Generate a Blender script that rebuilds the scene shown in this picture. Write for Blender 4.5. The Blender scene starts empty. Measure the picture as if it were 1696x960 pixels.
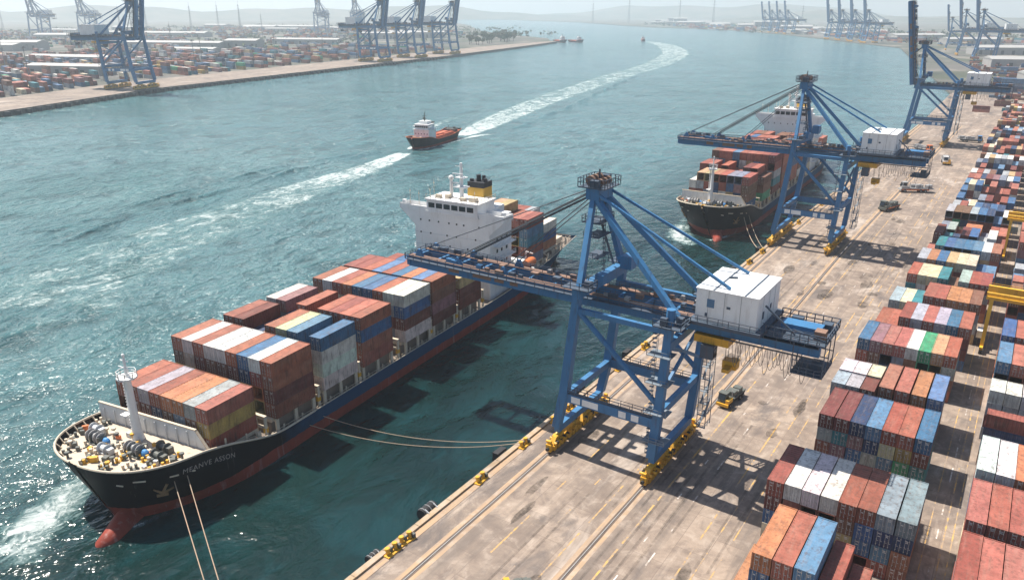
import bpy, math, random
from mathutils import Vector, Matrix
from mathutils.bvhtree import BVHTree
random.seed(7)
R = math.radians
SC = bpy.context.scene
COL = SC.collection
WATER_Z = -2.0

# ------------------------------------------------------------------ helpers
class MB:
    """collects shapes, builds ONE mesh object"""
    def __init__(s): s.v=[]; s.f=[]; s.mi=[]; s.m=0; s.col=[]; s.c=None; s.xf=None
    def add(s, vs, fs):
        o=len(s.v)
        if s.xf is not None: vs=[tuple(s.xf@Vector(p)) for p in vs]
        s.v.extend(vs); s.col.extend([s.c]*len(vs))
        for f in fs: s.f.append([i+o for i in f]); s.mi.append(s.m)
    def hexa(s, p): s.add(p, [(3,2,1,0),(4,5,6,7),(0,1,5,4),(1,2,6,5),(2,3,7,6),(3,0,4,7)])
    def box(s, x0,x1,y0,y1,z0,z1):
        s.hexa([(x0,y0,z0),(x1,y0,z0),(x1,y1,z0),(x0,y1,z0),(x0,y0,z1),(x1,y0,z1),(x1,y1,z1),(x0,y1,z1)])
    def cbox(s, c, d, rz=0):
        x,y,z=c; a,b,h=d[0]/2,d[1]/2,d[2]/2; cs,sn=math.cos(rz),math.sin(rz)
        q=[(x+i*cs-j*sn,y+i*sn+j*cs) for i,j in ((-a,-b),(a,-b),(a,b),(-a,b))]
        s.hexa([(u,w,z-h) for u,w in q]+[(u,w,z+h) for u,w in q])
    def bar(s, p0, p1, w, h, up=(0,0,1), w1=None, h1=None):
        p0,p1=Vector(p0),Vector(p1); d=(p1-p0)
        if d.length<1e-6: return
        d.normalize(); up=Vector(up)
        if abs(d.dot(up))>.98: up=Vector((0,1,0))
        sd=d.cross(up).normalized(); u=sd.cross(d)
        w1=w if w1 is None else w1; h1=h if h1 is None else h1
        f=lambda p,W,Hh:[tuple(p+sd*a*W/2+u*b*Hh/2) for a,b in ((-1,-1),(1,-1),(1,1),(-1,1))]
        s.hexa(f(p0,w,h)+f(p1,w1,h1))
    def tube(s, p0, p1, r, r1=None, n=8, cap=True):
        p0,p1=Vector(p0),Vector(p1); d=p1-p0
        if d.length<1e-6: return
        d.normalize(); up=Vector((0,0,1)) if abs(d.z)<.95 else Vector((0,1,0))
        a=d.cross(up).normalized(); b=a.cross(d); r1=r if r1 is None else r1
        vs=[tuple(p+(a*math.cos(k*2*math.pi/n)+b*math.sin(k*2*math.pi/n))*q) for p,q in ((p0,r),(p1,r1)) for k in range(n)]
        fs=[(k,(k+1)%n,n+(k+1)%n,n+k) for k in range(n)]
        if cap: fs+= [tuple(range(n-1,-1,-1)), tuple(range(n,2*n))]
        s.add(vs,fs)
    def path(s, pts, r, n=6):
        for a,b in zip(pts,pts[1:]): s.tube(a,b,r,n=n,cap=True)
    def grid(s, rows, close=False):
        n=len(rows[0]); vs=[p for r in rows for p in r]; fs=[]
        for i in range(len(rows)-1):
            for j in range(n-1 if not close else n):
                k=(j+1)%n; fs.append((i*n+j,i*n+k,(i+1)*n+k,(i+1)*n+j))
        s.add(vs,fs)
    def ball(s, c, r, n=10, m=6, sx=1,sy=1,sz=1):
        rows=[]
        for i in range(m+1):
            t=math.pi*i/m; rows.append([(c[0]+sx*r*math.sin(t)*math.cos(2*math.pi*k/n),c[1]+sy*r*math.sin(t)*math.sin(2*math.pi*k/n),c[2]+sz*r*math.cos(t)) for k in range(n)])
        s.grid(rows,True)
    def rail(s, pts, h=1.1, post=2.0, r=.05):
        for a,b in zip(pts,pts[1:]):
            a,b=Vector(a),Vector(b); L=(b-a).length; n=max(1,int(L/post))
            for k in range(n+1):
                p=a.lerp(b,k/n); s.bar(p,p+Vector((0,0,h)),r*1.6,r*1.6)
            for z in (h,h*.5): s.bar(a+Vector((0,0,z)),b+Vector((0,0,z)),r*1.4,r*1.4)
    def build(s, name, mats, parent=None, smooth=False, vcol=False):
        me=bpy.data.meshes.new(name); me.from_pydata(s.v,[],s.f)
        if not isinstance(mats,(list,tuple)): mats=[mats]
        for m in mats: me.materials.append(m)
        if len(mats)>1: me.polygons.foreach_set('material_index',s.mi)
        if smooth: me.polygons.foreach_set('use_smooth',[True]*len(me.polygons))
        if vcol:
            at=me.color_attributes.new('Col','FLOAT_COLOR','POINT')
            at.data.foreach_set('color',[q for c in s.col for q in (c[0],c[1],c[2],c[3] if len(c)>3 else 1)])
        me.update()
        o=bpy.data.objects.new(name,me); COL.objects.link(o)
        if parent: o.parent=parent
        return o

def tag(o,label=None,cat=None,group=None,kind=None):
    if label: o['label']=label
    if cat: o['category']=cat
    if group: o['group']=group
    if kind: o['kind']=kind
    return o
def thing(name,label,cat,loc=(0,0,0),rz=0,group=None,scale=1):
    o=bpy.data.objects.new(name,None); COL.objects.link(o); o.location=loc; o.rotation_euler=(0,0,rz)
    o.scale=(scale,)*3; o.empty_display_size=.5
    return tag(o,label,cat,group)
KIDS={}
def copy_tree(o,parent=None):
    c=o.copy(); COL.objects.link(c)
    if parent: c.parent=parent
    for ch in o.children: copy_tree(ch,c)
    return c
def dup(root,label,loc,rz=0,scale=None,group=None):
    c=copy_tree(root); c.location=loc; c.rotation_euler=(0,0,rz); c['label']=label
    if scale: c.scale=(scale,)*3
    if group: c['group']=group
    return c

# ------------------------------------------------------------------ materials
class NT:
    def __init__(s,name):
        s.m=bpy.data.materials.new(name); s.m.use_nodes=True; s.t=s.m.node_tree; s.n=s.t.nodes; s.l=s.t.links
        s.b=s.n['Principled BSDF']; s.out=s.n['Material Output']
    def new(s,t,**k):
        n=s.n.new(t)
        for a,v in k.items():
            if a in n.inputs: s.set(n,a,v)
            else: setattr(n,a,v)
        return n
    def set(s,n,i,v):
        if isinstance(v,bpy.types.NodeSocket): s.l.new(v,n.inputs[i])
        else: n.inputs[i].default_value=v
    def obj(s): return s.new('ShaderNodeTexCoord').outputs['Object']
    def pos(s): return s.new('ShaderNodeNewGeometry').outputs['Position']
    def map(s,vec,scale=(1,1,1),loc=(0,0,0),rot=(0,0,0)):
        n=s.new('ShaderNodeMapping'); s.l.new(vec,n.inputs['Vector']); n.inputs['Scale'].default_value=scale; n.inputs['Location'].default_value=loc; n.inputs['Rotation'].default_value=rot
        return n.outputs[0]
    def noise(s,vec,scale,detail=4,rough=.55,dist=0):
        n=s.new('ShaderNodeTexNoise'); s.l.new(vec,n.inputs['Vector']); n.inputs['Scale'].default_value=scale; n.inputs['Detail'].default_value=detail; n.inputs['Roughness'].default_value=rough; n.inputs['Distortion'].default_value=dist
        return n.outputs['Fac']
    def ramp(s,fac,lo,hi,a=0.,b=1.):
        n=s.new('ShaderNodeMapRange'); s.l.new(fac,n.inputs[0]); n.inputs[1].default_value=lo; n.inputs[2].default_value=hi; n.inputs[3].default_value=a; n.inputs[4].default_value=b
        return n.outputs[0]
    def math(s,op,a,b=0.,c=0.):
        n=s.new('ShaderNodeMath',operation=op); s.set(n,0,a); s.set(n,1,b); s.set(n,2,c); return n.outputs[0]
    def mix(s,fac,a,b,mode='MIX'):
        n=s.new('ShaderNodeMix',data_type='RGBA',blend_type=mode)
        s.set(n,0,fac)
        for i,v in ((6,a),(7,b)):
            if isinstance(v,bpy.types.NodeSocket): s.l.new(v,n.inputs[i])
            else: n.inputs[i].default_value=(v[0],v[1],v[2],1)
        return n.outputs[2]
    def bump(s,h,strength=.3,dist=.1,normal=None):
        n=s.new('ShaderNodeBump'); n.inputs['Strength'].default_value=strength; n.inputs['Distance'].default_value=dist; s.l.new(h,n.inputs['Height'])
        if normal is not None: s.l.new(normal,n.inputs['Normal'])
        return n.outputs[0]
    def fin(s,col,rough=.6,metal=0,normal=None,spec=None):
        s.set(s.b,'Base Color',col if isinstance(col,bpy.types.NodeSocket) else (col[0],col[1],col[2],1)); s.set(s.b,'Roughness',rough); s.set(s.b,'Metallic',metal)
        if normal is not None: s.l.new(normal,s.b.inputs['Normal'])
        if spec is not None: s.b.inputs['Specular IOR Level'].default_value=spec
        return s.m
def paint(name,c,rough=.5,dirt=(.10,.075,.055),amt=.35,scale=.6,streak=True,rust=.0):
    t=NT(name); o=t.obj()
    n1=t.noise(o,scale,6,.6); n2=t.noise(t.map(o,(2.2,2.2,.35)),scale*1.3,4,.6)
    c1=t.mix(t.ramp(n1,.35,.75,0,.5),c,[min(1,x*1.25+.015) for x in c])
    c2=t.mix(t.ramp(n2,.55,.78,0,amt),c1,dirt)
    if rust>0:
        n3=t.noise(o,scale*3.5,5,.7); c2=t.mix(t.ramp(n3,.63,.72,0,rust),c2,(.20,.075,.03))
    return t.fin(c2,rough,normal=t.bump(n1,.15,.05))
M={}
M['crane']=paint('crane_blue_paint',(.034,.150,.315),.58,(.045,.055,.065),.75,.5,rust=.85)
M['crane_dark']=paint('crane_walkway_steel',(.05,.075,.11),.6,(.16,.08,.05),.7,.8,rust=.9)
M['steelblue']=paint('ladder_steel',(.16,.20,.24),.6,(.2,.11,.06),.6,.9,rust=.5); M['festoon']=paint('festoon_rubber',(.09,.09,.095),.7)
M['anchor']=paint('anchor_rust',(.22,.13,.06),.7,(.07,.045,.03),.6,1.4,rust=.8); M['deckrust']=paint('girder_top_rust',(.22,.13,.09),.75,(.05,.05,.06),.8,1.2,rust=.8)
M['cable']=paint('steel_cable',(.05,.06,.07),.55)
M['yellow']=paint('safety_yellow',(.62,.33,.02),.5,(.08,.05,.02),.7,.8,rust=.8)
M['rtgyellow']=paint('gantry_yellow',(.70,.40,.03),.5,(.2,.11,.03),.5,.4,rust=.3)
M['black']=paint('black_rubber',(.018,.018,.02),.75,(.06,.055,.05),.5,1.5)
M['white']=paint('white_paint',(.72,.72,.71),.5,(.34,.28,.23),.45,.25,rust=.25)
M['housewhite']=paint('house_white',(.72,.73,.72),.5,(.36,.33,.29),.45,.4,rust=.25)
M['cream']=paint('cream_steel',(.55,.47,.36),.6,(.25,.14,.08),.6,.8,rust=.5)
M['greywall']=paint('grey_steel',(.52,.55,.57),.6,(.20,.19,.18),.6,.5,rust=.4)
M['deck']=paint('ship_deck',(.50,.42,.33),.75,(.20,.15,.11),.7,.35,rust=.4)
M['maindeck']=paint('main_deck',(.20,.16,.13),.8,(.09,.06,.05),.7,.6,rust=.8)
M['machine']=paint('deck_machinery',(.09,.10,.09),.6,(.2,.13,.08),.6,1.2,rust=.7)
M['bluecover']=paint('blue_cover',(.05,.22,.50),.6)
M['orange']=paint('orange_paint',(.62,.16,.04),.5,(.2,.1,.06),.4,1.,rust=.2)
M['glass']=NT('dark_glass').fin((.015,.02,.028),.12)
M['bluewin']=NT('house_window').fin((.06,.16,.28),.2)
M['funnel']=paint('funnel_yellow',(.62,.36,.05),.5,(.3,.17,.06),.4,.5)
M['funneltop']=paint('funnel_black',(.014,.016,.022),.6)
M['steel']=paint('worn_steel',(.30,.30,.30),.5,(.12,.1,.09),.6,1.)
M['rope']=paint('mooring_rope',(.36,.27,.19),.9,(.16,.12,.09),.5,.6)
M['reddeck']=paint('red_deck',(.36,.075,.035),.6,(.16,.05,.04),.6,.5)
M['redcargo']=paint('red_hatch',(.50,.12,.05),.6,(.22,.06,.04),.5,.5)
M['trunk']=paint('bark',(.09,.07,.05),.9)
M['roofwhite']=paint('shed_roof',(.34,.335,.32),.6,(.25,.23,.21),.5,.05)
M['shedwall']=paint('shed_wall',(.30,.29,.28),.7,(.2,.18,.16),.5,.05)
M['sheddark']=paint('shed_opening',(.06,.065,.07),.7)
M['lattice']=paint('mast_steel',(.16,.18,.19),.6)
M['lettering']=paint('hull_lettering',(.34,.30,.27),.7,(.2,.17,.15),.6,1.5)

def m_hull(name,low,high,zline=.4):
    t=NT(name); o=t.obj(); sep=t.new('ShaderNodeSeparateXYZ'); t.l.new(o,sep.inputs[0])
    n1=t.noise(o,.35,6,.65); n2=t.noise(t.map(o,(1.6,1.6,.12)),.5,5,.65); n3=t.noise(t.map(o,(.25,.25,1.2)),.5,4,.6)
    up=t.mix(t.ramp(n1,.3,.8),high,[x*1.7+.004 for x in high]); up=t.mix(t.ramp(n2,.6,.74,0,.55),up,(.16,.13,.12)); 
    up=t.mix(t.ramp(n2,.30,.22,0,.35),up,(.10,.16,.20))
    dn=t.mix(t.ramp(n1,.3,.75),low,[x*.55 for x in low]); dn=t.mix(t.ramp(n2,.58,.70,0,.6),dn,(.30,.22,.20)); dn=t.mix(t.ramp(n3,.62,.70,0,.7),dn,(.03,.035,.045))
    z=t.math('ADD',sep.outputs[2],t.ramp(n1,.3,.7,-.12,.12)); k=t.ramp(z,zline-.04,zline+.04)
    y=t.math('MULTIPLY_ADD',sep.outputs[0],0,0)
    return t.fin(t.mix(k,dn,up),.5,normal=t.bump(n3,.12,.08),spec=.12)
def m_hull_big():
    # black bow running into navy sides, oxide red below the waterline
    t=NT('ship_hull_paint'); o=t.obj(); sep=t.new('ShaderNodeSeparateXYZ'); t.l.new(o,sep.inputs[0])
    n1=t.noise(o,.3,6,.65); n2=t.noise(t.map(o,(1.5,1.5,.10)),.45,5,.65); n3=t.noise(t.map(o,(.3,.3,1.2)),.5,4,.6)
    bow=t.ramp(t.math('ADD',sep.outputs[1],t.ramp(n1,.3,.7,-3,3)),30,40)
    hi=t.mix(bow,(.005,.006,.009),(.012,.056,.125))
    hi=t.mix(t.ramp(n1,.35,.8,0,.6),hi,t.mix(bow,(.011,.013,.017),(.022,.078,.155)))
    hi=t.mix(t.ramp(n2,.62,.72,0,.5),hi,(.20,.17,.16))
    low=t.mix(t.ramp(n1,.3,.75),(.30,.055,.035),(.17,.04,.03)); low=t.mix(t.ramp(n2,.56,.70,0,.6),low,(.34,.22,.20)); low=t.mix(t.ramp(n3,.64,.70,0,.7),low,(.035,.035,.05))
    zl=t.ramp(sep.outputs[1],0,60,.5,.0)
    z=t.math('SUBTRACT',t.math('ADD',sep.outputs[2],t.ramp(n1,.3,.7,-.15,.15)),zl); k=t.ramp(z,-.05,.05)
    return t.fin(t.mix(k,low,hi),.5,normal=t.bump(n3,.12,.08),spec=.12)
M['hull']=m_hull_big()
M['tughull']=m_hull('small_ship_hull',(.25,.05,.03),(.006,.008,.011),-.7)

def m_container(attr=False):
    t=NT('container_paint' if not attr else 'container_paint_far')
    oi=t.new('ShaderNodeObjectInfo')
    if attr:
        a=t.new('ShaderNodeAttribute',attribute_name='Col'); base=a.outputs['Color']; vec=t.pos()
    else:
        base=oi.outputs['Color']
        ad=t.new('ShaderNodeVectorMath',operation='ADD'); t.l.new(t.obj(),ad.inputs[0])
        sc=t.new('ShaderNodeVectorMath',operation='SCALE'); t.l.new(oi.outputs['Location'],sc.inputs[0]); sc.inputs['Scale'].default_value=1.37; t.l.new(sc.outputs[0],ad.inputs[1]); vec=ad.outputs[0]
    n1=t.noise(vec,.45,5,.6); n2=t.noise(t.map(vec,(2.4,1.6,.4)),.8,5,.65); n3=t.noise(vec,1.6,5,.7)
    n4=t.noise(t.map(vec,(3.,.25,1.)),.6,3,.6)
    hv=t.new('ShaderNodeHueSaturation'); t.l.new(base,hv.inputs['Color']); 
    t.l.new(t.ramp(n1,.3,.7,.72,1.22),hv.inputs['Value']); hv.inputs['Saturation'].default_value=.96
    c=t.mix(t.ramp(n4,.5,.75,0,.22),hv.outputs[0],(.40,.31,.24))
    c=t.mix(t.ramp(n2,.50,.70,0,.65),c,(.085,.05,.038))
    c=t.mix(t.ramp(n3,.62,.72,0,.75),c,(.17,.07,.035))
    return t.fin(c,.62,spec=.3)
M['cont']=m_container(); M['contfar']=m_container(True)
M['rod']=paint('locking_steel',(.40,.38,.36),.5,(.2,.12,.08),.5,2.)
def m_mark():
    t=NT('stencil_marks'); o=t.obj(); oi=t.new('ShaderNodeObjectInfo')
    return t.fin((.62,.6,.57),.7)
M['mark']=m_mark()

def m_ground():
    t=NT('quay_concrete'); p=t.pos()
    n1=t.noise(p,.05,6,.6); n2=t.noise(p,.35,6,.65,.5); n3=t.noise(t.map(p,(1.,.06,1.)),.35,5,.6); n4=t.noise(t.map(p,(.12,.012,1)),1.,4,.5)
    n5=t.noise(p,3.,4,.6)
    br=t.new('ShaderNodeTexBrick'); t.l.new(t.map(p,(1,1,1),rot=(0,0,R(90))),br.inputs['Vector']); br.inputs['Scale'].default_value=1.; br.inputs['Brick Width'].default_value=9.5; br.inputs['Row Height'].default_value=4.8; br.inputs['Mortar Size'].default_value=.06; br.inputs['Mortar Smooth'].default_value=.4
    br.inputs['Color1'].default_value=(.0,.0,.0,1); br.inputs['Color2'].default_value=(1,1,1,1); br.inputs['Mortar'].default_value=(.5,.5,.5,1); br.inputs['Bias'].default_value=0
    slab=t.math('MULTIPLY',br.outputs['Color'],1.)
    c=t.mix(slab,(.215,.17,.138),(.325,.258,.205))
    c=t.mix(t.ramp(n1,.38,.66,0,.75),c,(.20,.16,.135))
    c=t.mix(t.ramp(n2,.52,.72,0,.55),c,(.50,.42,.35))
    c=t.mix(t.ramp(n2,.50,.32,0,.9),c,(.17,.135,.115))
    c=t.mix(t.ramp(n3,.52,.70,0,.72),c,(.15,.125,.11))
    c=t.mix(t.ramp(n3,.42,.28,0,.45),c,(.53,.44,.36))
    n6=t.noise(t.map(p,(1,.45,1)),.13,6,.72,.6); c=t.mix(t.ramp(n6,.52,.66,0,.8),c,(.12,.105,.10)); n7=t.noise(t.map(p,(1,.3,1)),.09,5,.7,.4); c=t.mix(t.ramp(n7,.56,.66,0,.6),c,(.50,.43,.37))
    c=t.mix(t.math('MULTIPLY',br.outputs['Fac'],.55),c,(.16,.12,.10))
    return t.fin(c,.85,normal=t.bump(n5,.25,.05),spec=.25)
M['ground']=m_ground()
def m_farland():
    t=NT('far_land'); p=t.pos(); n1=t.noise(p,.006,6,.6); n2=t.noise(t.map(p,(1,.35,1)),.02,5,.6)
    c=t.mix(t.ramp(n1,.4,.6),(.13,.12,.11),(.07,.08,.055)); c=t.mix(t.ramp(n2,.54,.66,0,.7),c,(.26,.23,.20)); c=t.mix(t.ramp(n2,.46,.32,0,.8),c,(.045,.055,.045))
    return t.fin(c,.9,spec=.2)
M['farland']=m_farland()
def m_hills():
    t=NT('hill_cover'); p=t.pos(); n1=t.noise(p,.004,6,.65)
    return t.fin(t.mix(t.ramp(n1,.4,.6),(.06,.075,.05),(.13,.12,.09)),.95,spec=.1)
M['hills']=m_hills()
def m_quaywall():
    t=NT('quay_wall'); p=t.pos(); n=t.noise(p,.3,5,.65); n2=t.noise(t.map(p,(1,1,.15)),.6,5,.6)
    return t.fin(t.mix(t.ramp(n2,.5,.7),t.mix(t.ramp(n,.35,.7),(.09,.08,.07),(.19,.16,.13)),(.035,.04,.035)),.8)
M['wall']=m_quaywall()
def m_coping():
    t=NT('quay_coping'); p=t.pos(); n=t.noise(p,.5,5,.65); n2=t.noise(t.map(p,(1,.1,1)),.7,4,.6)
    return t.fin(t.mix(t.ramp(n2,.5,.7,0,.8),t.mix(t.ramp(n,.35,.7),(.36,.25,.14),(.42,.35,.28)),(.13,.09,.06)),.8)
M['coping']=m_coping()
def m_marking(name,c):
    t=NT(name); p=t.pos(); n=t.noise(p,.8,6,.7); n2=t.noise(p,.12,3,.6)
    s=t.math('ADD',n,t.math('MULTIPLY',n2,.6))
    return t.fin(t.mix(t.ramp(s,.66,.86),c,(.28,.225,.185)),.8,spec=.2)
M['mark_yellow']=m_marking('worn_yellow_marking',(.60,.36,.10)); M['mark_white']=m_marking('worn_white_marking',(.66,.62,.58))
def m_worn(name,c,lo,hi,amax):
    t=NT(name); p=t.pos(); n=t.noise(p,1.1,6,.7); n2=t.noise(p,.22,4,.6)
    t.fin(c,.85,spec=.2); t.l.new(t.ramp(t.math('ADD',t.math('MULTIPLY',n,.6),t.math('MULTIPLY',n2,.6)),lo,hi,0,amax),t.b.inputs['Alpha']); return t.m
M['tar']=m_worn('oil_stain',(.085,.07,.06),.48,.76,.65); M['tyremark']=m_worn('tyre_rubber',(.10,.085,.075),.46,.85,.5)
def m_groove():
    t=NT('rail_groove'); p=t.pos(); n=t.noise(t.map(p,(2,.15,1)),1.2,5,.6)
    return t.fin(t.mix(t.ramp(n,.4,.65),(.075,.055,.045),(.17,.125,.095)),.75)
M['groove']=m_groove()
def m_strip():
    t=NT('rail_bed'); p=t.pos(); n=t.noise(t.map(p,(1.5,.12,1)),.8,5,.65); n2=t.noise(p,.4,4,.6)
    c=t.mix(t.ramp(n,.4,.65),(.42,.29,.18),(.30,.23,.18)); return t.fin(t.mix(t.ramp(n2,.5,.7,0,.6),c,(.46,.39,.33)),.85,spec=.2)
M['railbed']=m_strip()

def m_water():
    t=NT('sea_water'); p=t.pos(); sp=t.new('ShaderNodeSeparateXYZ'); t.l.new(p,sp.inputs[0]); X=sp.outputs[0]
    a=t.noise(t.map(p,(1,.6,1),rot=(0,0,R(-25))),.075,5,.6,.5)
    b=t.noise(t.map(p,(1,.55,1),rot=(0,0,R(-15))),.22,3,.5,.7)
    c=t.noise(p,.55,3,.6,.4)
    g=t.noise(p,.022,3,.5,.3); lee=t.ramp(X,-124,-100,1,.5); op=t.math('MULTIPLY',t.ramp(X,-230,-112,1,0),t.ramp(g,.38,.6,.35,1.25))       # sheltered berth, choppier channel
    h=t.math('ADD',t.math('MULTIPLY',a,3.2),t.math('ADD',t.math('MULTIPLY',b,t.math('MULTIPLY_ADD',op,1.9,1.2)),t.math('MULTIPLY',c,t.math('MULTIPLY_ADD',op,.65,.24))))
    gl=t.math('MULTIPLY',t.ramp(X,-270,-140,1,0),t.ramp(sp.outputs[1],180,330,1,0)); h=t.math('MULTIPLY',h,t.math('MULTIPLY',lee,t.math('MULTIPLY_ADD',gl,1.35,1)))
    n1=t.noise(p,.012,5,.6,.5); n2=t.noise(t.map(p,(1,.4,1)),.004,4,.6)
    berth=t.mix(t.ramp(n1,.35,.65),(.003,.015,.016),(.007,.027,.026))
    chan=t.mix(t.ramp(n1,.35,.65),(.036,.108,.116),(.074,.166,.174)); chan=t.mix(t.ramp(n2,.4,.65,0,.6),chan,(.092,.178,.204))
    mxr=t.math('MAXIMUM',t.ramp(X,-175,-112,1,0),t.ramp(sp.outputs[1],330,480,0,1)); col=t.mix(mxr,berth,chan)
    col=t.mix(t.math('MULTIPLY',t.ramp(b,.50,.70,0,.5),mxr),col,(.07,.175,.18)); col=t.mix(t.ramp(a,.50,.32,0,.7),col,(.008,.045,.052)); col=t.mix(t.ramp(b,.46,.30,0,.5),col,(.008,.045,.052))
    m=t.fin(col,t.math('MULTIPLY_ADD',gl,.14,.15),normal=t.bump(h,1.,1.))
    t.b.inputs['IOR'].default_value=1.33; t.b.inputs['Subsurface Weight'].default_value=1; t.b.inputs['Subsurface Radius'].default_value=(.5,1,1); t.b.inputs['Subsurface Scale'].default_value=5
    return m
M['water']=m_water()
def m_foam():
    t=NT('sea_foam'); p=t.pos(); a=t.new('ShaderNodeAttribute',attribute_name='Col')
    w=t.new('ShaderNodeVectorMath',operation='ADD'); t.l.new(p,w.inputs[0])
    nn=t.new('ShaderNodeTexNoise'); t.l.new(p,nn.inputs['Vector']); nn.inputs['Scale'].default_value=.12; nn.inputs['Detail'].default_value=3
    sc=t.new('ShaderNodeVectorMath',operation='SCALE'); t.l.new(nn.outputs['Color'],sc.inputs[0]); sc.inputs['Scale'].default_value=9.; t.l.new(sc.outputs[0],w.inputs[1])
    n1=t.noise(t.map(w.outputs[0],(1,.42,1),rot=(0,0,R(18))),.15,7,.72,.9); n2=t.noise(t.map(w.outputs[0],(1,.55,1)),.55,5,.75,.5)
    v=t.math('ADD',t.math('MULTIPLY',n1,.78),t.math('MULTIPLY_ADD',n2,.62,-.2))
    thr=t.math('SUBTRACT',1.0,a.outputs['Color'])
    d=t.math('SUBTRACT',v,t.math('MULTIPLY_ADD',thr,.55,.26))
    al=t.ramp(d,-.05,.26,0,.85); 
    col=t.mix(t.ramp(d,.0,.17),(.13,.31,.31),(.58,.65,.65))
    t.fin(col,.7,normal=t.bump(n2,.6,.3)); t.l.new(al,t.b.inputs['Alpha'])
    return t.m
M['foam']=m_foam()
def m_leaf(name,c):
    t=NT(name); oi=t.new('ShaderNodeObjectInfo'); p=t.pos(); n=t.noise(p,.25,4,.6)
    return t.fin(t.mix(t.ramp(n,.35,.68),c,[x*1.9 for x in c]),.8,spec=.2)
M['leaf']=m_leaf('foliage',(.045,.065,.030)); M['leafdry']=m_leaf('dry_foliage',(.085,.085,.045))

# ------------------------------------------------------------------ camera, light
H=77.0; F_PX=1275.; W_PX=1696.
PITCH=math.atan((480-18)/F_PX); YAW=math.atan((1758-848)*math.cos(PITCH)/F_PX)
cam=bpy.data.cameras.new('camera'); cam.sensor_width=36; cam.lens=36*F_PX/W_PX; cam.clip_end=40000; cam.clip_start=.5
co=bpy.data.objects.new('camera',cam); COL.objects.link(co); co.location=(0,0,H); co.rotation_euler=(math.pi/2-PITCH,0,YAW); SC.camera=co
SUN_EL,SUN_AZ=R(60),R(-88)    # azimuth clockwise from +Y
sv=Vector((math.sin(SUN_AZ)*math.cos(SUN_EL),math.cos(SUN_AZ)*math.cos(SUN_EL),math.sin(SUN_EL)))
sl=bpy.data.lights.new('sun','SUN'); sl.energy=5.0; sl.angle=R(.55); sl.color=(1,.93,.83)
so=bpy.data.objects.new('sun',sl); COL.objects.link(so); so.rotation_euler=sv.to_track_quat('Z','Y').to_euler(); so.location=(-300,0,400)
wd=bpy.data.worlds.new('World'); SC.world=wd; wd.use_nodes=True
wn=wd.node_tree.nodes; sk=wn.new('ShaderNodeTexSky'); sk.sky_type='NISHITA'; sk.sun_disc=False; sk.sun_elevation=SUN_EL; sk.sun_rotation=SUN_AZ
sk.air_density=1.; sk.dust_density=1.2; sk.ozone_density=1.5; sk.altitude=0
bg=wn['Background']; bg.inputs[1].default_value=.075; wd.node_tree.links.new(sk.outputs[0],bg.inputs[0])
SC.view_settings.view_transform='Standard'; SC.view_settings.look='None'; SC.view_settings.exposure=0.74; SC.view_settings.gamma=1; SC.view_settings.use_curve_mapping=False
SC.render.engine='CYCLES'; SC.cycles.use_denoising=True; SC.cycles.max_bounces=6; SC.cycles.diffuse_bounces=2; SC.cycles.glossy_bounces=2; SC.cycles.transparent_max_bounces=8; SC.cycles.volume_bounces=1
SC.cycles.sample_clamp_indirect=6
try: SC.cycles.denoiser='OPENIMAGEDENOISE'
except Exception: pass

# ------------------------------------------------------------------ setting
QX=-69.7; LZ=2.4
def sheet(name,poly,z,mat,kind='structure'):
    b=MB(); b.add([(x,y,z) for x,y in poly],[tuple(range(len(poly)))]); return tag(b.build(name,mat),kind=kind)
sheet('water',[(-14000,-600),(6000,-600),(6000,13000),(-14000,13000)],WATER_Z,M['water'])
sheet('quay_ground',[(QX,-60),(420,-60),(420,900),(QX-6,900),(QX,640)],0,M['ground'])
shore=[(-76,900),(-285,1987),(-464,2293),(-783,2871),(-1201,3448),(-1788,3848),(-2768,4970),(-4200,6100),(-7000,7600)]
b=MB(); 
b.add([(x,y,-.3) for x,y in shore+[(-7000,12500),(5500,12500),(5500,-60),(420.5,-60),(420.5,900.5)]],[tuple(range(len(shore)+5))]); tag(b.build('land',M['farland']),kind='structure')
LB=[(-560,0),(-679.5,288),(-756,472),(-884,1110),(-991,1531),(-1067,1800)]
back=[(-1110,1835),(-1210,1990),(-1420,2160),(-1900,2600),(-2700,3600),(-4600,5600),(-9500,9500)]
ap=[(-640,0),(-770,300),(-850,500),(-985,1130),(-1060,1500),(-1090,1790)]   # apron inner edge
b=MB(); b.add([(x,y,LZ) for x,y in LB]+[(x,y,LZ) for x,y in reversed(ap)],[tuple(range(12))]); tag(b.build('quay_apron',M['ground']),kind='structure')
b=MB(); b.add([(x,y,LZ-.05) for x,y in ap]+[(LB[-1][0],LB[-1][1]+1,LZ-.05)]+[(x,y,LZ-.05) for x,y in back+[(-13500,12000),(-13500,-500),(-640,-500)]],[tuple(range(6+1+len(back)+3))]); tag(b.build('land',M['farland']),kind='structure')
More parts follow.
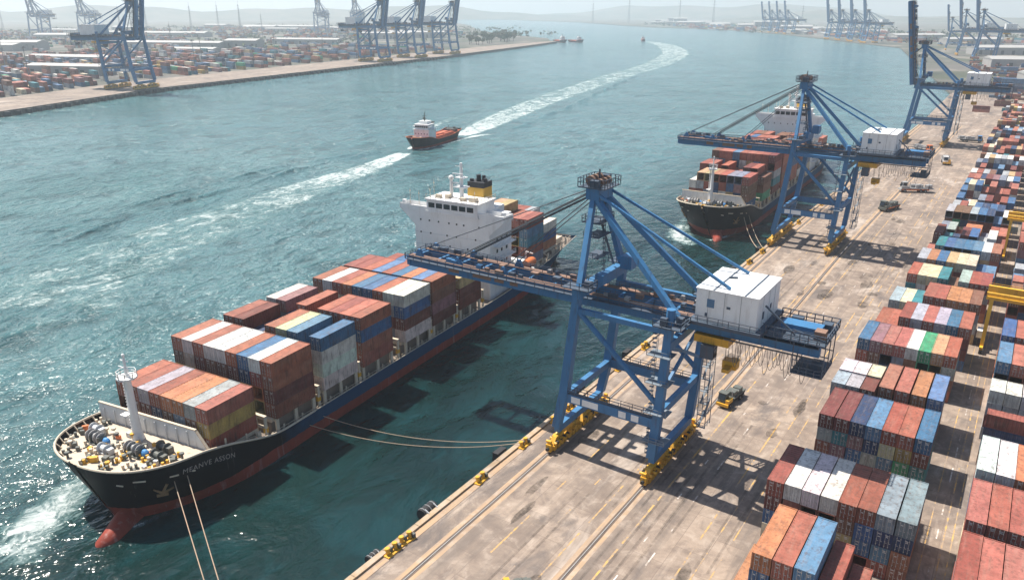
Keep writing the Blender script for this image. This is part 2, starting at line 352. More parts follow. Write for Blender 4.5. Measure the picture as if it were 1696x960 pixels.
# quay walls
def wallstrip(name,pts,z0,z1,mat):
    b=MB(); b.grid([[(x,y,z0) for x,y in pts],[(x,y,z1) for x,y in pts]]); return b.build(name,mat)
def thickwall(name,pts,th,z0,z1,mat,label,cat):
    b=MB()
    for (xa,ya),(xb,yb) in zip(pts,pts[1:]):
        d=Vector((xb-xa,yb-ya,0)).normalized(); n=Vector((-d.y,d.x,0))*th
        b.hexa([(xa,ya,z0),(xb,yb,z0),(xb+n.x,yb+n.y,z0),(xa+n.x,ya+n.y,z0),(xa,ya,z1),(xb,yb,z1),(xb+n.x,yb+n.y,z1),(xa+n.x,ya+n.y,z1)])
    return tag(b.build(name,mat),label,cat)
thickwall('quay_wall',[(QX+.01,-60),(QX+.01,640),(QX-5.99,900)],-1.4,-8,-.02,M['wall'],'dark stained concrete quay wall along the near container berth','quay wall')
thickwall('quay_wall',[(x+(.3 if 0 else 0),y) for x,y in LB]+back[:2],1.2,-8,LZ-.07,M['wall'],'dark quay wall below the container yard across the water','quay wall')
thickwall('quay_wall',shore[:6],-2,-8,-.32,M['wall'],'low pale embankment along the curving far shore','quay wall')
# coping along the near quay edge
b=MB(); y=-40
while y<640:
    L=6.2+random.random()*2; b.box(QX-.25,QX+.75,y,y+L-.08,.004,.38); y+=L
tag(b.build('quay_coping',M['coping']),'raised rust brown coping beam along the near quay edge','kerb')
b=MB(); b.box(QX+.8,QX+2.0,-40,640,.002,.05); tag(b.build('pavement',M['railbed']),kind='structure')
# rails
def ribbon(name,pts,w,z,mat,h=0.004):
    b=MB()
    for (xa,ya),(xb,yb) in zip(pts,pts[1:]): b.hexa([(xa-w/2,ya,z),(xa+w/2,ya,z),(xb+w/2,yb,z),(xb-w/2,yb,z),(xa-w/2,ya,z+h),(xa+w/2,ya,z+h),(xb+w/2,yb,z+h),(xb-w/2,yb,z+h)])
    return tag(b.build(name,mat),kind='structure')
SEA=[(-62.4,-40),(-63.4,110),(-66.6,276),(-66.8,640)]; LAND=[(-44.5,-40),(-44.3,110),(-46.2,276),(-44.5,520),(-44,640)]
for pts in (SEA,LAND):
    ribbon('crane_track',pts,2.4,.001,M['railbed'],.005)
    ribbon('crane_track',pts,.85,.007,M['groove'],.005)
    ribbon('crane_rail',pts,.12,.013,M['steel'],.06)
def dashes(x,y0,y1,w,mat,on,off,jit=0,dx=0):
    b=MB(); y=y0
    while y<y1:
        l=on*(.6+.8*random.random()); b.box(x-w/2+dx*y,x+w/2+dx*y,y,min(y+l,y1),.003,.0075+.0001*random.random()); y+=l+off*(.4+random.random()*1.2)
    return tag(b.build('road_marking',mat),kind='structure')
for x,w,on,off,mt in ((-56.2,.28,9,6,'mark_yellow'),(-51.5,.22,3,14,'mark_yellow'),(-47.3,.25,20,2,'mark_yellow'),(-40.6,.3,14,2,'mark_yellow'),(-35.5,.22,3,9,'mark_white'),(-31.,.25,10,4,'mark_yellow'),(-28.9,.22,8,5,'mark_yellow'),(-26.6,.2,12,4,'mark_yellow'),
                  (-38.,.2,2,17,'mark_white'),(-1.9,.16,30,1,'mark_yellow'),(-.6,.2,4,6,'mark_white'),(.35,.2,12,2,'mark_yellow'),(1.5,.16,30,2,'mark_yellow')):
    dashes(x,-30,430,w,M[mt],on,off)

rQ=random.Random(12)
b=MB()
for _ in range(46):
    x=rQ.uniform(-60,-27); y=rQ.uniform(48,330); w=rQ.uniform(1.2,4.5); l=rQ.uniform(2.5,11); n=9; z=.0082+.0004*_/46
    b.add([(x+w/2*math.cos(2*math.pi*k/n)*rQ.uniform(.65,1.1),y+l/2*math.sin(2*math.pi*k/n)*rQ.uniform(.65,1.1),z) for k in range(n)],[tuple(range(n))])
tag(b.build('pavement',M['tar']),kind='structure')
b=MB()
for _ in range(15):
    x=rQ.uniform(-60,-28); y=rQ.uniform(20,300); L=rQ.uniform(20,70); c=rQ.uniform(-.02,.02)
    for dx in (0,1.9):
        pts=[(x+dx+c*k*k*.02*L/10,y+L*k/8) for k in range(9)]
        for (xa,ya),(xb,yb) in zip(pts,pts[1:]): b.add([(xa-.2,ya,.0090+_*.00002),(xa+.2,ya,.0090+_*.00002),(xb+.2,yb,.0090+_*.00002),(xb-.2,yb,.0090+_*.00002)],[(0,1,2,3)])
tag(b.build('pavement',M['tyremark']),kind='structure')

# hills beyond everything
def ridge(x0,y0,x1,y1,hmax,seed,wid=900):
    rnd=random.Random(seed); n=70; ph=[rnd.random()*6 for _ in range(8)]; rows=[]
    for i in range(n+1):
        u=i/n; h=hmax*(.45+.28*math.sin(u*5+ph[0])+.18*math.sin(u*13+ph[1])+.08*math.sin(u*31+ph[2])+.05*math.sin(u*67+ph[3]))*min(1,u*6,(1-u)*6)
        x,y=x0+(x1-x0)*u,y0+(y1-y0)*u; d=Vector((y1-y0,-(x1-x0),0)).normalized()
        rows.append([(x+d.x*wid*k,y+d.y*wid*k,max(-.6,h*g)-.4) for k,g in ((-1,0),(-.6,.45),(-.25,.9),(0,1),(.25,.88),(.6,.4),(1,0))])
    b=MB(); b.grid(rows); tag(b.build('hills',M['hills'],smooth=True),kind='structure')
ridge(-9800,900,-5200,7600,230,1); ridge(-7800,2600,-3600,8200,150,2,600); ridge(-5600,8300,3200,9400,210,3); ridge(-2500,7200,2600,6400,110,4,500)

# ------------------------------------------------------------------ containers
PAL={'rust red':(.27,.075,.05),'dark red':(.165,.045,.038),'orange red':(.33,.10,.06),'orange':(.42,.16,.075),'salmon':(.37,.125,.085),'brown':(.19,.09,.055),
 'white':(.60,.585,.54),'cream':(.56,.48,.34),'grey':(.34,.36,.38),'slate grey':(.20,.23,.29),'blue':(.045,.125,.26),'navy blue':(.025,.055,.125),'steel blue':(.095,.20,.33),'teal':(.035,.20,.24),'green':(.05,.30,.15),'tan':(.45,.31,.16),'ochre':(.40,.27,.07),'mauve':(.25,.13,.14)}
def pick(rnd): 
    return rnd.choices(list(PAL),[12,10,9,5,5,7,7,3,6,5,7,7,5,4,1,3,2,3])[0]
def cont_mesh(W,L,Hh,name):
    b=MB(); i=.05
    n=int(L/.62); p=(L-.4)/n
    for sx in (-1,1):            # corrugated sides
        rows=[[],[]]
        for k in range(n):
            y=-L/2+.2+k*p
            for dy,d in ((0,.10),(.16*p,.10),(.34*p,.015),(.66*p,.015),(.84*p,.10)):
                for r,z in ((0,.17),(1,Hh-.12)): rows[r].append((sx*(W/2-d),y+dy,z))
        for r,z in ((0,.17),(1,Hh-.12)): rows[r].append((sx*(W/2-.10),L/2-.2,z))
        b.grid(rows if sx<0 else rows[::-1])
    rows=[[],[]]
    for k in range(n):           # ribbed roof
        y=-L/2+.2+k*p
        for dy,d in ((0,.05),(.3*p,.05),(.42*p,.015),(.88*p,.015)):
            rows[0].append((-(W/2-.08),y+dy,Hh-d)); rows[1].append((W/2-.08,y+dy,Hh-d))
    for r,s in ((0,-1),(1,1)): rows[r].append((s*(W/2-.08),L/2-.2,Hh-.05))
    b.grid(rows)
    for sx in (-1,1):
        for sy in (-1,1):
            b.box(*(sorted((sx*W/2,sx*(W/2-.16)))),*(sorted((sy*L/2,sy*(L/2-.18)))),0,Hh)
        b.box(*sorted((sx*(W/2-.004),sx*(W/2-.11))),-L/2+.18,L/2-.18,0,.19); b.box(*sorted((sx*(W/2-.004),sx*(W/2-.09))),-L/2+.18,L/2-.18,Hh-.13,Hh-.004)
    for sy in (-1,1):
        y0,y1=sorted((sy*(L/2-.004),sy*(L/2-.14))); b.box(-W/2+.16,W/2-.16,y0,y1,0,.17); b.box(-W/2+.16,W/2-.16,y0,y1,Hh-.14,Hh-.003)
    m=int(W/.42)                 # corrugated blank end
    rows=[[],[]]
    for k in range(m):
        x=-W/2+.16+k*(W-.32)/m; q=(W-.32)/m
        for dx,d in ((0,.12),(.2*q,.12),(.4*q,.05),(.7*q,.05)):
            rows[0].append((x+dx,L/2-d,.15)); rows[1].append((x+dx,L/2-d,Hh-.12))
    for r in (0,1): rows[r].append((W/2-.16,L/2-.12,.15 if r==0 else Hh-.12))
    b.grid(rows)
    b.box(-W/2+.1,W/2-.1,-L/2+.14,L/2-.14,.03,.12)
    o=b.build(name,M['cont']); me=o.data; bpy.data.objects.remove(o); return me
def door_mesh(W,L,Hh,side,var):
    rnd=random.Random(var*7+(1 if side>0 else 0)); b=MB(); xa,xb=(-W/2+.165,-.012) if side<0 else (.012,W/2-.165); y=-L/2
    w=xb-xa
    rows=[[],[]]
    for k in range(3):
        q=w/3; x=xa+k*q
        for dx,d in ((0,.09),(.22*q,.09),(.36*q,.045),(.78*q,.045),(.9*q,.09)):
            rows[0].append((x+dx,y+d,.175)); rows[1].append((x+dx,y+d,Hh-.145))
    for r in (0,1): rows[r].append((xb,y+.09,.175 if r==0 else Hh-.145))
    b.grid(rows)
    b.m=1
    for f in (.28,.74):
        x=xa+w*f; b.tube((x,y+.0,.1),(x,y+.0,Hh-.08),.026,n=5)
        for z in (.35,Hh*.45,Hh-.4): b.box(x-.07,x+.07,y-.015,y+.05,z-.05,z+.05)
        b.box(x-.02,x+.26,y-.03,y+.0,.95,1.02)
    b.m=2
    for k in range(rnd.randint(2,4)):
        z=Hh-.45-k*.24; l=rnd.uniform(.2,.55); x=xa+w*(.36 if side<0 else .34)
        if side>0 or rnd.random()<.6:
            n=max(2,int(l/.16))
            for j in range(n): b.box(x+j*.16,x+j*.16+.11,y+.030,y+.042,z-.085,z+.085)
    o=b.build('door',[M['cont'],M['rod'],M['mark']]); me=o.data; bpy.data.objects.remove(o); return me
DIMS={'yard40':(2.46,12.19,2.59),'yard20':(2.46,6.06,2.59),'ship':(2.93,10.3,2.83)}
CM={k:cont_mesh(*d,'shipping_container') for k,d in DIMS.items()}
DM={k:[[door_mesh(*d,s,v) for s in (-1,1)] for v in range(3)] for k,d in DIMS.items()}
CONT=[]   # dict(kind, mat(4x4), col, label parts)
def place(kind,M4,col,lab=None,cat='',doors=True): CONT.append(dict(k=kind,m=M4,c=col,lab=lab,where=cat,doors=doors))

TIER=['topmost','second down','third down','fourth down','fifth down','sixth down']
ORD=['first','second','third','fourth','fifth','sixth','seventh','eighth','ninth','tenth','eleventh','twelfth']
def T(x,y,z,rz=0): return Matrix.Translation((x,y,z))@Matrix.Rotation(rz,4,'Z')
rY=random.Random(11)
def yard_row(y0,ln,x0,pitch,tops,tiers,rowlab,block,second=None,kind=None):
    kind=kind or ('yard40' if ln>9 else 'yard20')
    for c,(tp,n) in enumerate(zip(tops,tiers)):
        if n==0: continue
        for t in range(n):
            d=n-1-t
            col=tp if d==0 else (second[c] if (d==1 and second and second[c]) else pick(rY))
            place(kind,T(x0+pitch*(c+.5)+rY.uniform(-.05,.05),y0+ln/2+rY.uniform(-.12,.12),t*2.6),col,(TIER[d],f'{ORD[c]} stack from water',rowlab),block)
B1='left yard block'
yard_row(83.2,12.2,-22.2,2.62,['orange','orange','orange red','steel blue','rust red','rust red','dark red','brown'],[2,5,5,5,4,3,1,1],'first row back',B1)
yard_row(104.6,12.2,-23.6,2.57,['rust red','white','white','white','rust red','rust red','slate grey','slate grey'],[4,4,4,4,4,4,4,4],'second row back',B1,['dark red','dark red','dark red','dark red','brown','blue','navy blue','navy blue'])
yard_row(130.,12.2,-22.0,2.55,['dark red','dark red','navy blue','steel blue','rust red','orange red','blue'],[4]*7,'third row back',B1,['grey','teal','mauve','navy blue','cream','ochre','dark red'])
yard_row(144.,6.1,-23.2,2.6,['grey','grey','dark red'],[4,4,4],'fourth row back',B1,['navy blue','brown','dark red'],kind='yard20')
yard_row(150.9,6.1,-23.2,2.6,['white','white','cream'],[4,4,4],'fifth row back',B1,['navy blue','grey','rust red'],kind='yard20')
yard_row(147.,12.2,-15.3,2.75,['salmon','salmon','orange','steel blue'],[4,4,4,4],'fourth row back',B1+' lane side',['navy blue','brown','brown','navy blue'])
yard_row(170.3,10.6,-23.2,2.37,['blue','mauve','salmon','salmon','white','green','tan','orange red'],[4]*8,'sixth row back',B1,['orange red','brown','navy blue','slate grey','brown','green','ochre','grey'],kind='yard40')
yard_row(188.,12.2,-22.8,2.45,['orange red','orange red','rust red','grey','salmon','grey','blue','orange red'],[3,3,4,4,4,4,4,4],'seventh row back',B1,['teal','brown','ochre','slate grey','dark red','dark red','blue','dark red'])
yard_row(206.5,12.2,-22.6,2.5,['grey','cream','teal','orange red','orange red','orange','orange','brown'],[3,3,3,4,4,4,4,4],'eighth row back',B1)
yard_row(223.5,12.2,-21.2,2.45,['orange red','cream','cream','teal','brown','grey','rust red','rust red'],[4,4,4,4,3,4,4,4],'ninth row back',B1)
yard_row(240.5,12.2,-21.,2.45,['grey','orange','blue','tan','cream','cream','blue','steel blue'],[4,4,4,4,4,4,3,3],'tenth row back',B1)
yard_row(257.5,12.2,-20.8,2.45,['salmon','teal','blue','blue','blue','steel blue','white','salmon'],[3,4,4,4,4,4,4,4],'eleventh row back',B1)
y=274.
k=0
while y<700:
    ln=12.2 if rY.random()<.65 else 6.06
    nb=rY.randint(3,4)
    yard_row(y,ln,-20.6+.0*k,2.47,[pick(rY) for _ in range(8)],[max(0,nb-(rY.random()<.3)-(rY.random()<.12)) for _ in range(8)],'far row',B1)
    y+=ln+(1.6 if rY.random()<.6 else 4.5); k+=1
B2='right yard block'
def rtops(n,first): return first+[pick(rY) for _ in range(n-len(first))]
yard_row(95.,12.2,2.2,2.57,rtops(4,['rust red','salmon','salmon']),[4]*4,'first row back',B2)
yard_row(110.6,11.5,2.4,2.57,rtops(5,['salmon','orange red','orange red']),[4]*5,'second row back',B2,['dark red','brown','brown',None,None],kind='yard40')
yard_row(126.,11.,2.5,2.57,rtops(5,['white','white','orange','orange red']),[4]*5,'third row back',B2,['grey','grey','dark red',None,None],kind='yard40')
for k,(cc,dy) in enumerate((('steel blue',0),('navy blue',0),('rust red',0))):   # laid crosswise
    place('yard40',T(2.6+6.1,147.5,2.6*(k+1),R(90)),cc,(TIER[2-k],'lying crosswise','fourth row back'),B2,False)
place('yard40',T(2.6+6.1,147.5,0,R(90)),'brown',(TIER[3],'lying crosswise','fourth row back'),B2,False)
yard_row(157.,6.06,2.3,2.57,rtops(6,['white','white','white']),[4]*6,'fifth row back',B2,['grey','grey','grey',None,None,None])
yard_row(172.5,12.2,2.6,2.57,rtops(7,['steel blue','salmon','grey']),[4,4,4,3,4,4,3],'sixth row back',B2,['navy blue','rust red',None,None,None,None,None])
yard_row(188.5,12.2,2.6,2.57,rtops(7,['blue','salmon','rust red']),[4,4,4,3,4,4,3],'seventh row back',B2)
y=218.; k=0
while y<520:
    ln=12.2 if rY.random()<.6 else 6.06; nc=8
    yard_row(y,ln,2.8,2.55,[pick(rY) for _ in range(nc)],[max(0,rY.randint(2,4)-(rY.random()<.2)) for _ in range(nc)],'far row',B2)
    y+=ln+(1.6 if rY.random()<.6 else 5); k+=1
for x0 in (27,):
    y=300.
    while y<760:
        ln=12.2; yard_row(y,ln,x0,2.55,[pick(rY) for _ in range(7)],[max(0,rY.randint(1,3)) for _ in range(7)],'far row','third block'); y+=ln+3.5
# ------------------------------------------------------------------ hull geometry
class Hull:
    def __init__(s,L,B,zt,zm,fine=45.,full=16.,rake=6.,skew=0.,zb=-7.,sheer=30.):
        s.L,s.B,s.zt,s.zm,s.fine,s.full,s.rake,s.skew,s.zb,s.sh=L,B,zt,zm,fine,full,rake,skew,zb,sheer
    def zs(s,x): q=min(1,max(0,(x-.42*s.sh)/(.66*s.sh))); return s.zm+(s.zt-s.zm)*(1-.22*min(1,x/(.55*s.sh)))*(1-q*q*(3-2*q))+max(0,(x-.68*s.L)/(.32*s.L))**1.3*(s.zt-s.zm)*.62
    def v(s,x,z): return min(1,max(0,(z+2)/(s.zs(max(0,x))+2)))
    def stem(s,v): return s.rake*(1-v)**1.25
    def w(s,x,z):
        v=s.v(x,z); q=x-s.stem(v)
        if q<=0: return 0
        Le=s.fine+(s.full-s.fine)*v; p=2+1.5*v; e=1.55+.7*v
        r=s.B/2 if q>=Le else s.B/2*(1-(1-q/Le)**p)**(1/e)
        a=s.L*.72
        if x>a: r*=1-(.12+.55*(1-v)**.8)*((x-a)/(s.L-a))**2
        return r
    def off(s,x,z): return s.skew*(1-s.v(x,z))*math.exp(-max(0,x)/12)
    def mesh(s,nu=54,nv=12):
        b=MB()
        for sd in (-1,1):
            rows=[]
            for i in range(nu+1):
                su=s.L*(i/nu)**1.7; zt=s.zs(su); row=[]
                for j in range(nv+1):
                    z=s.zb+(zt-s.zb)*(j/nv); v=s.v(su,z); st=s.stem(v); x=st+(s.L-st)*(i/nu)**1.7
                    row.append((sd*s.w(x,z)+s.off(x,z),x,z))
                rows.append(row)
            b.grid(rows if sd<0 else [r[::-1] for r in rows])
        tr=[(sd*s.w(s.L,s.zb+(s.zs(s.L)-s.zb)*(j/nv)),s.L,s.zb+(s.zs(s.L)-s.zb)*(j/nv)) for sd in (-1,1) for j in range(nv+1)]
        b.grid([tr[:nv+1],tr[nv+1:]])
        return b
    def rim(s,n=60,x1=None,dz=0,inset=0,x0=0.02):
        out=[]; x1=x1 or s.L
        for sd in (-1,1):
            pts=[]
            for i in range(n+1):
                x=x0+(x1-x0)*(i/n)**1.8; z=s.zs(x)+dz; pts.append((sd*max(0,s.w(x,z)-inset),x,z))
            out.append(pts)
        return out
    def deck(s,x0,x1,dz,n=40):
        b=MB(); rows=[]
        for i in range(n+1):
            x=x0+(x1-x0)*(i/n)**1.4; z=s.zs(x)+dz; w=max(.05,s.w(x,z)-.12); rows.append([(-w,x,z),(-w*.4,x,z),(w*.4,x,z),(w,x,z)])
        b.grid(rows); return b

# ------------------------------------------------------------------ container ship (local: +y aft, +x towards the quay)
hull=Hull(168,27.8,8.7,2.8,fine=26,full=20.,rake=3.0,skew=4.6)
def arcpts(p0,p1,sag,n=14):
    p0,p1=Vector(p0),Vector(p1); return [tuple(p0.lerp(p1,i/n)-Vector((0,0,sag*4*(i/n)*(1-i/n)))) for i in range(n+1)]
def build_ship(label,name_on):
    S=thing('container_ship',label,'ship',(-117.8,49.3,0),R(5))
    hb=hull.mesh(); ho=hb.build('hull',M['hull'],S,smooth=True)
    # bulbous bow
    b=MB(); rows=[]
    for i in range(13):
        t=i/12; x=-4.2+15*t; r=2.75*math.sqrt(max(0,1-((1-t*1.7) if t<.588 else 0)**2))+.01
        rows.append([(7.8*math.exp(-max(0,x+1)/15)+r*.9*math.cos(a*math.pi/8),x,-2.9+r*1.12*math.sin(a*math.pi/8)) for a in range(16)])
    b.grid(rows,True); b.build('bulbous_bow',M['hull'],S,smooth=True)
    hull.deck(.9,19,-1.05).build('forecastle_deck',M['deck'],S); hull.deck(19,167.8,-1.0).build('main_deck',M['maindeck'],S)
    for q,q2 in zip(hull.rim(60,40,.03),hull.rim(40,167.9,.03,x0=40)): b=MB(); b.path(q,.2,6); b.path(q2,.10,5); b.build('bulwark_rail',M['cream'],S)
    for sd in (-1,1):
        for x in (1.2,2.6,4.3,6.2,8.2,10.2,12.2,14.):
            z=hull.zs(x); w=hull.w(x,z); p=MB(); nx=Vector((-sd*w*.16-.0*sd,.5 if x<4 else .1,0)).normalized()
            p.bar((sd*(w-.1),x,z-.06),(sd*(w-.1)+nx.x*1.1,x+nx.y*1.1,z-1.0),.14,.34); p.build('bulwark_stay',M['cream'],S)
    # bow markings: fairlead slots
    for (x,z,l) in ((4.,6.3,1.3),(8.4,5.7,1.3),(11.5,5.2,.5),(2.2,5.8,.5)):
        for sd in (-1,1):
            p=MB(); q0=(sd*(hull.w(x-l/2,z)+.04)+hull.off(x,z),x-l/2,z+.1); q1=(sd*(hull.w(x+l/2,z)+.04)+hull.off(x,z),x+l/2,z-.05); p.bar(q0,q1,.12,.24); p.build('fairlead',M['cream'],S)
    for sd in (-1,1):                                   # anchors in their pockets
        x,z=6.8,3.6; f=lambda xx,zz:sd*(hull.w(xx,zz)+.12)+hull.off(xx,zz); a=MB()
        a.bar((f(x+.5,z+1.),x+.5,z+1.),(f(x,z-.6),x,z-.6),.4,.4); a.bar((f(x,z-.6),x,z-.6),(f(x-1.2,z+.5),x-1.2,z+.5),.5,.4,w1=.2,h1=.2); a.bar((f(x,z-.6),x,z-.6),(f(x+1.5,z-.1),x+1.5,z-.1),.5,.4,w1=.2,h1=.2); a.bar((f(x-.7,z-.9),x-.7,z-.9),(f(x+.8,z-1.),x+.8,z-1.),.55,.5)
        a.build('anchor',M['anchor'],S)
    # breakwater
    bw=MB(); zb=hull.zs(15.)-1.08
    bw.hexa([(-13.3,13.7,zb-.4),(12.2,15.8,zb-.4),(12.2,16.15,zb-.4),(-13.3,14.05,zb-.4),(-13.3,13.7,zb+3.7),(9.6,15.7,zb+3.2),(9.6,16.05,zb+3.2),(-13.3,14.05,zb+3.7)])
    bwo=bw.build('breakwater',M['greywall'],S)
    t=MB(); t.bar((-13.4,13.88,zb+3.8),(9.7,15.88,zb+3.3),.45,.2); t.bar((9.6,15.88,zb+3.3),(12.3,15.98,zb),.45,.18); t.build('top_rail',M['cream'],bwo)
    for k in range(9):
        p=MB(); x=-12+k*2.5; y_=13.7+(x+13.3)/25.5*2.1; p.box(x-.06,x+.06,y_-.25,y_-.02,zb+.02,zb+2.9); p.build('stiffener',M['greywall'],bwo)
    # foremast
    mx,my=-1.0,12.2; zf=hull.zs(my)-1.05; mt=MB(); mt.tube((mx,my,zf),(mx,my,zf+1.4),1.15,.85,12); mt.tube((mx,my,zf+1.4),(mx,my,zf+12.5),.8,.5,12); mt.tube((mx,my,zf+12.5),(mx,my,zf+16.),.28,.18,8)
    mo=mt.build('foremast',M['white'],S,smooth=False)
    p=MB(); p.tube((mx,my,zf+11.8),(mx,my,zf+12.1),1.7,1.7,12); p.rail([(mx+1.6*math.cos(a*math.pi/4),my+1.6*math.sin(a*math.pi/4),zf+12.1) for a in range(9)],1.,1.5,.06); p.bar((mx-1.8,my,zf+13.6),(mx+1.8,my,zf+13.6),.15,.15); p.bar((mx-1.,my,zf+15),(mx+1.,my,zf+15),.12,.12); p.ball((mx,my,zf+16),.3,8,5); p.build('mast_platform',M['white'],mo)
    p=MB(); p.box(mx-1.1,mx-.9,my-.2,my+.2,zf+1,zf+11.5); 
    for k in range(18): p.box(mx-1.25,mx-.8,my-.25,my+.25,zf+1.2+k*.58,zf+1.27+k*.58)
    p.cbox((mx-.9,my-.9,zf+5.),(1.5,1.2,.15)); p.build('mast_ladder',M['white'],mo)
    # windlasses and deck gear
    rnd=random.Random(3)
    for wx,wy in ((-5.6,7.6),(3.4,8.4)):
        zd=hull.zs(wy)-1.05; p=MB(); p.box(wx-2,wx+2,wy-1.1,wy+1.1,zd,zd+.35)
        for dx in (-1.7,-.5,.5,1.7): p.box(wx+dx-.12,wx+dx+.12,wy-.8,wy+.8,zd+.3,zd+1.7)
        wo=p.build('windlass',M['machine'],S)
        p=MB(); p.tube((wx-1.6,wy,zd+1.2),(wx+1.6,wy,zd+1.2),.55,.55,12)
        for dx in (-1.5,-.6,.6,1.5): p.tube((wx+dx-.06,wy,zd+1.2),(wx+dx+.06,wy,zd+1.2),1.0,1.0,14)
        p.build('drum',M['steel'],wo)
        p=MB(); p.ball((wx+2.4,wy+.2,zd+.75),.68,10,6,1.2,.9,1.1); p.build('motor_cover',M['bluecover'],wo)
        p=MB(); 
        for k in range(7): p.ball((wx+.2*math.sin(k),wy-1.6-k*.45,zd+.2),.24,6,4)
        p.build('anchor_chain',M['machine'],wo)
    for k in range(4):
        wx,wy=((-8.8,9.8),(6.6,11.6),(-1.,6.0),(8.2,9.2))[k]; zd=hull.zs(wy)-1.05; p=MB(); p.tube((wx-.8,wy,zd+.9),(wx+.8,wy,zd+.9),.55,.55,12); p.tube((wx-.9,wy,zd+.9),(wx-.8,wy,zd+.9),.95,.95,12); p.tube((wx+.8,wy,zd+.9),(wx+.9,wy,zd+.9),.95,.95,12); p.box(wx-1.2,wx+1.5,wy-.7,wy+.7,zd,zd+.4); p.box(wx+1.0,wx+1.9,wy-.5,wy+.5,zd+.3,zd+1.3); p.build('mooring_winch',M['machine'] if k%2 else M['greywall'],S)
    for k in range(84):
        x=rnd.uniform(1.6,13.0); z0=hull.zs(x)-1.05; wmx=hull.w(x,z0)-1.2
        if wmx<.8: continue
        t_=rnd.choice([-1,1])*wmx*rnd.uniform(.75,1.) if k<26 else rnd.uniform(-.8,.8)*wmx*(.6 if k%2 else 1)
        p=MB(); q=rnd.random()
        if q<.45:
            for dy in (-.45,.45): p.tube((t_,x+dy,z0),(t_,x+dy,z0+.85),.22,.26,8)
            p.box(t_-.35,t_+.35,x-.8,x+.8,z0,z0+.12); p.build('bitts',rnd.choice([M['yellow'],M['machine'],M['machine'],M['cream']]),S)
        elif q<.75:
            h=rnd.uniform(.5,1.2); p.tube((t_,x,z0),(t_,x,z0+h),.2,.2,8); p.tube((t_,x,z0+h),(t_,x,z0+h+.25),.45,.4,10); p.build('deck_vent',rnd.choice([M['cream'],M['machine'],M['machine'],M['yellow']]),S)
        else:
            p.cbox((t_,x,z0+.45),(rnd.uniform(.5,1.3),rnd.uniform(.4,1.0),rnd.uniform(.5,1.1)),rnd.random()); p.build('deck_locker',rnd.choice([M['greywall'],M['machine'],M['machine'],M['machine'],M['orange'],M['maindeck'],M['yellow']]),S)
    # hatch coaming and lashing gear
    for (s0,s1,zt,hw) in ((16.7,26.9,4.9,12.),(30.2,41.2,5.35,12.4),(43.2,54.1,5.35,12.4),(55.4,66.4,5.35,12.4),(70.6,81.2,5.35,12.4),(82,92.2,5.35,12.4),(94.,104.4,5.35,12.4),(133.5,144.5,5.35,11.6),(146,156.6,6.3,10.6)):
        p=MB(); zb=hull.zs(s0)-1.0; p.box(-hw+.4,hw-.4,s0,s1,min(zb,2),zt-.7); c=p.build('hatch_coaming',M['maindeck'],S)
        q=MB(); q.box(-hw,hw,s0-.2,s1+.2,zt-.7,zt-.05); q.build('hatch_cover',M['cream'],c)
        for sd in (-1,1):
            q=MB()
            for j in range(3):
                x=s0+.6+j*(s1-s0-1.2)/2; z1=hull.zs(x)-1; wx=min(13.1,hull.w(x,z1)-.5); q.bar((sd*wx,x,z1),(sd*wx,x,zt-.06),.32,.75); q.bar((sd*(wx-.0),x,zt-1.1),(sd*(hw-.1),x,zt-.3),.25,.25)
                q.bar((sd*wx,x+1.6,z1),(sd*wx,x+1.6,z1+1.6),.18,.3)
            q.rail([(sd*(min(13.1,hull.w(s0,hull.zs(s0)-1)-.35)),s0-1,hull.zs(s0)-1),(sd*(min(13.2,hull.w(s1,hull.zs(s1)-1)-.35)),s1+1,hull.zs(s1)-1)],1.1,1.4,.06)
            q.build('container_stanchion',M['cream'],c)
    for s0 in (28.1,42.2,54.75,68.4,81.6,93.1,106.):
        p=MB(); zb=hull.zs(s0)-1
        for t_ in (-13,-10.5,-7.5,-4.5,-1.5,1.5,4.5,7.5,10.5,13): p.box(t_-.14,t_+.14,s0-.3,s0+.3,zb,7.0)
        for z in (4.6,6.9): p.box(-13.2,13.2,s0-.32,s0+.32,z,z+.22)
        q=p.build('lashing_bridge',M['cream'],S); p=MB(); p.cbox((12.9,s0,4.2),(.5,.9,1.0)); p.build('locker',M['yellow'],q)
    # accommodation
    a=MB(); a.box(-12.6,11.8,112,124,1.6,24.4); ac=a.build('accommodation_block',M['white'],S)
    w=MB(); w.box(-8.4,8.4,111.6,121,24.4,25.); w.box(-8.2,8.2,111.7,120.8,25.,28.1); w.box(-8.6,8.6,111.3,121.2,28.1,28.45); wh=w.build('wheelhouse',M['white'],S)
    for k in range(6):
        p=MB(); x=-7.6+k*2.5; p.box(x,x+2.0,111.62,111.72,26.0,27.35); p.build('window',M['glass'],wh)
    for sd in (-1,1):
        x0,x1=(8.2,16.4) if sd>0 else (-17.6,-8.2); p=MB(); p.box(x0,x1,112.,116.6,24.42,24.75)
        for yy in (112.0,116.5): p.box(x0,x1,yy,yy+.12,24.75,25.9)
        xe=x1 if sd>0 else x0; p.box(xe-.06,xe+.06,112,116.6,24.75,25.95)
        xi=11.8 if sd>0 else -12.6; xo=xe-sd*.3
        p.hexa([(xi,112.02,20.4),(xi+sd*.1,112.02,20.4),(xi+sd*.1,112.3,20.4),(xi,112.3,20.4),(xi,112.02,24.4),(xo,112.02,24.4),(xo,112.3,24.4),(xi,112.3,24.4)]); p.rail([(x0,112.06,25.9),(x1,112.06,25.9)],.4,2.,.05); p.cbox((xe-sd*.9,113,26.4),(.9,.9,1.0)); p.build('bridge_wing',M['white'],S)
    pr=random.Random(9)
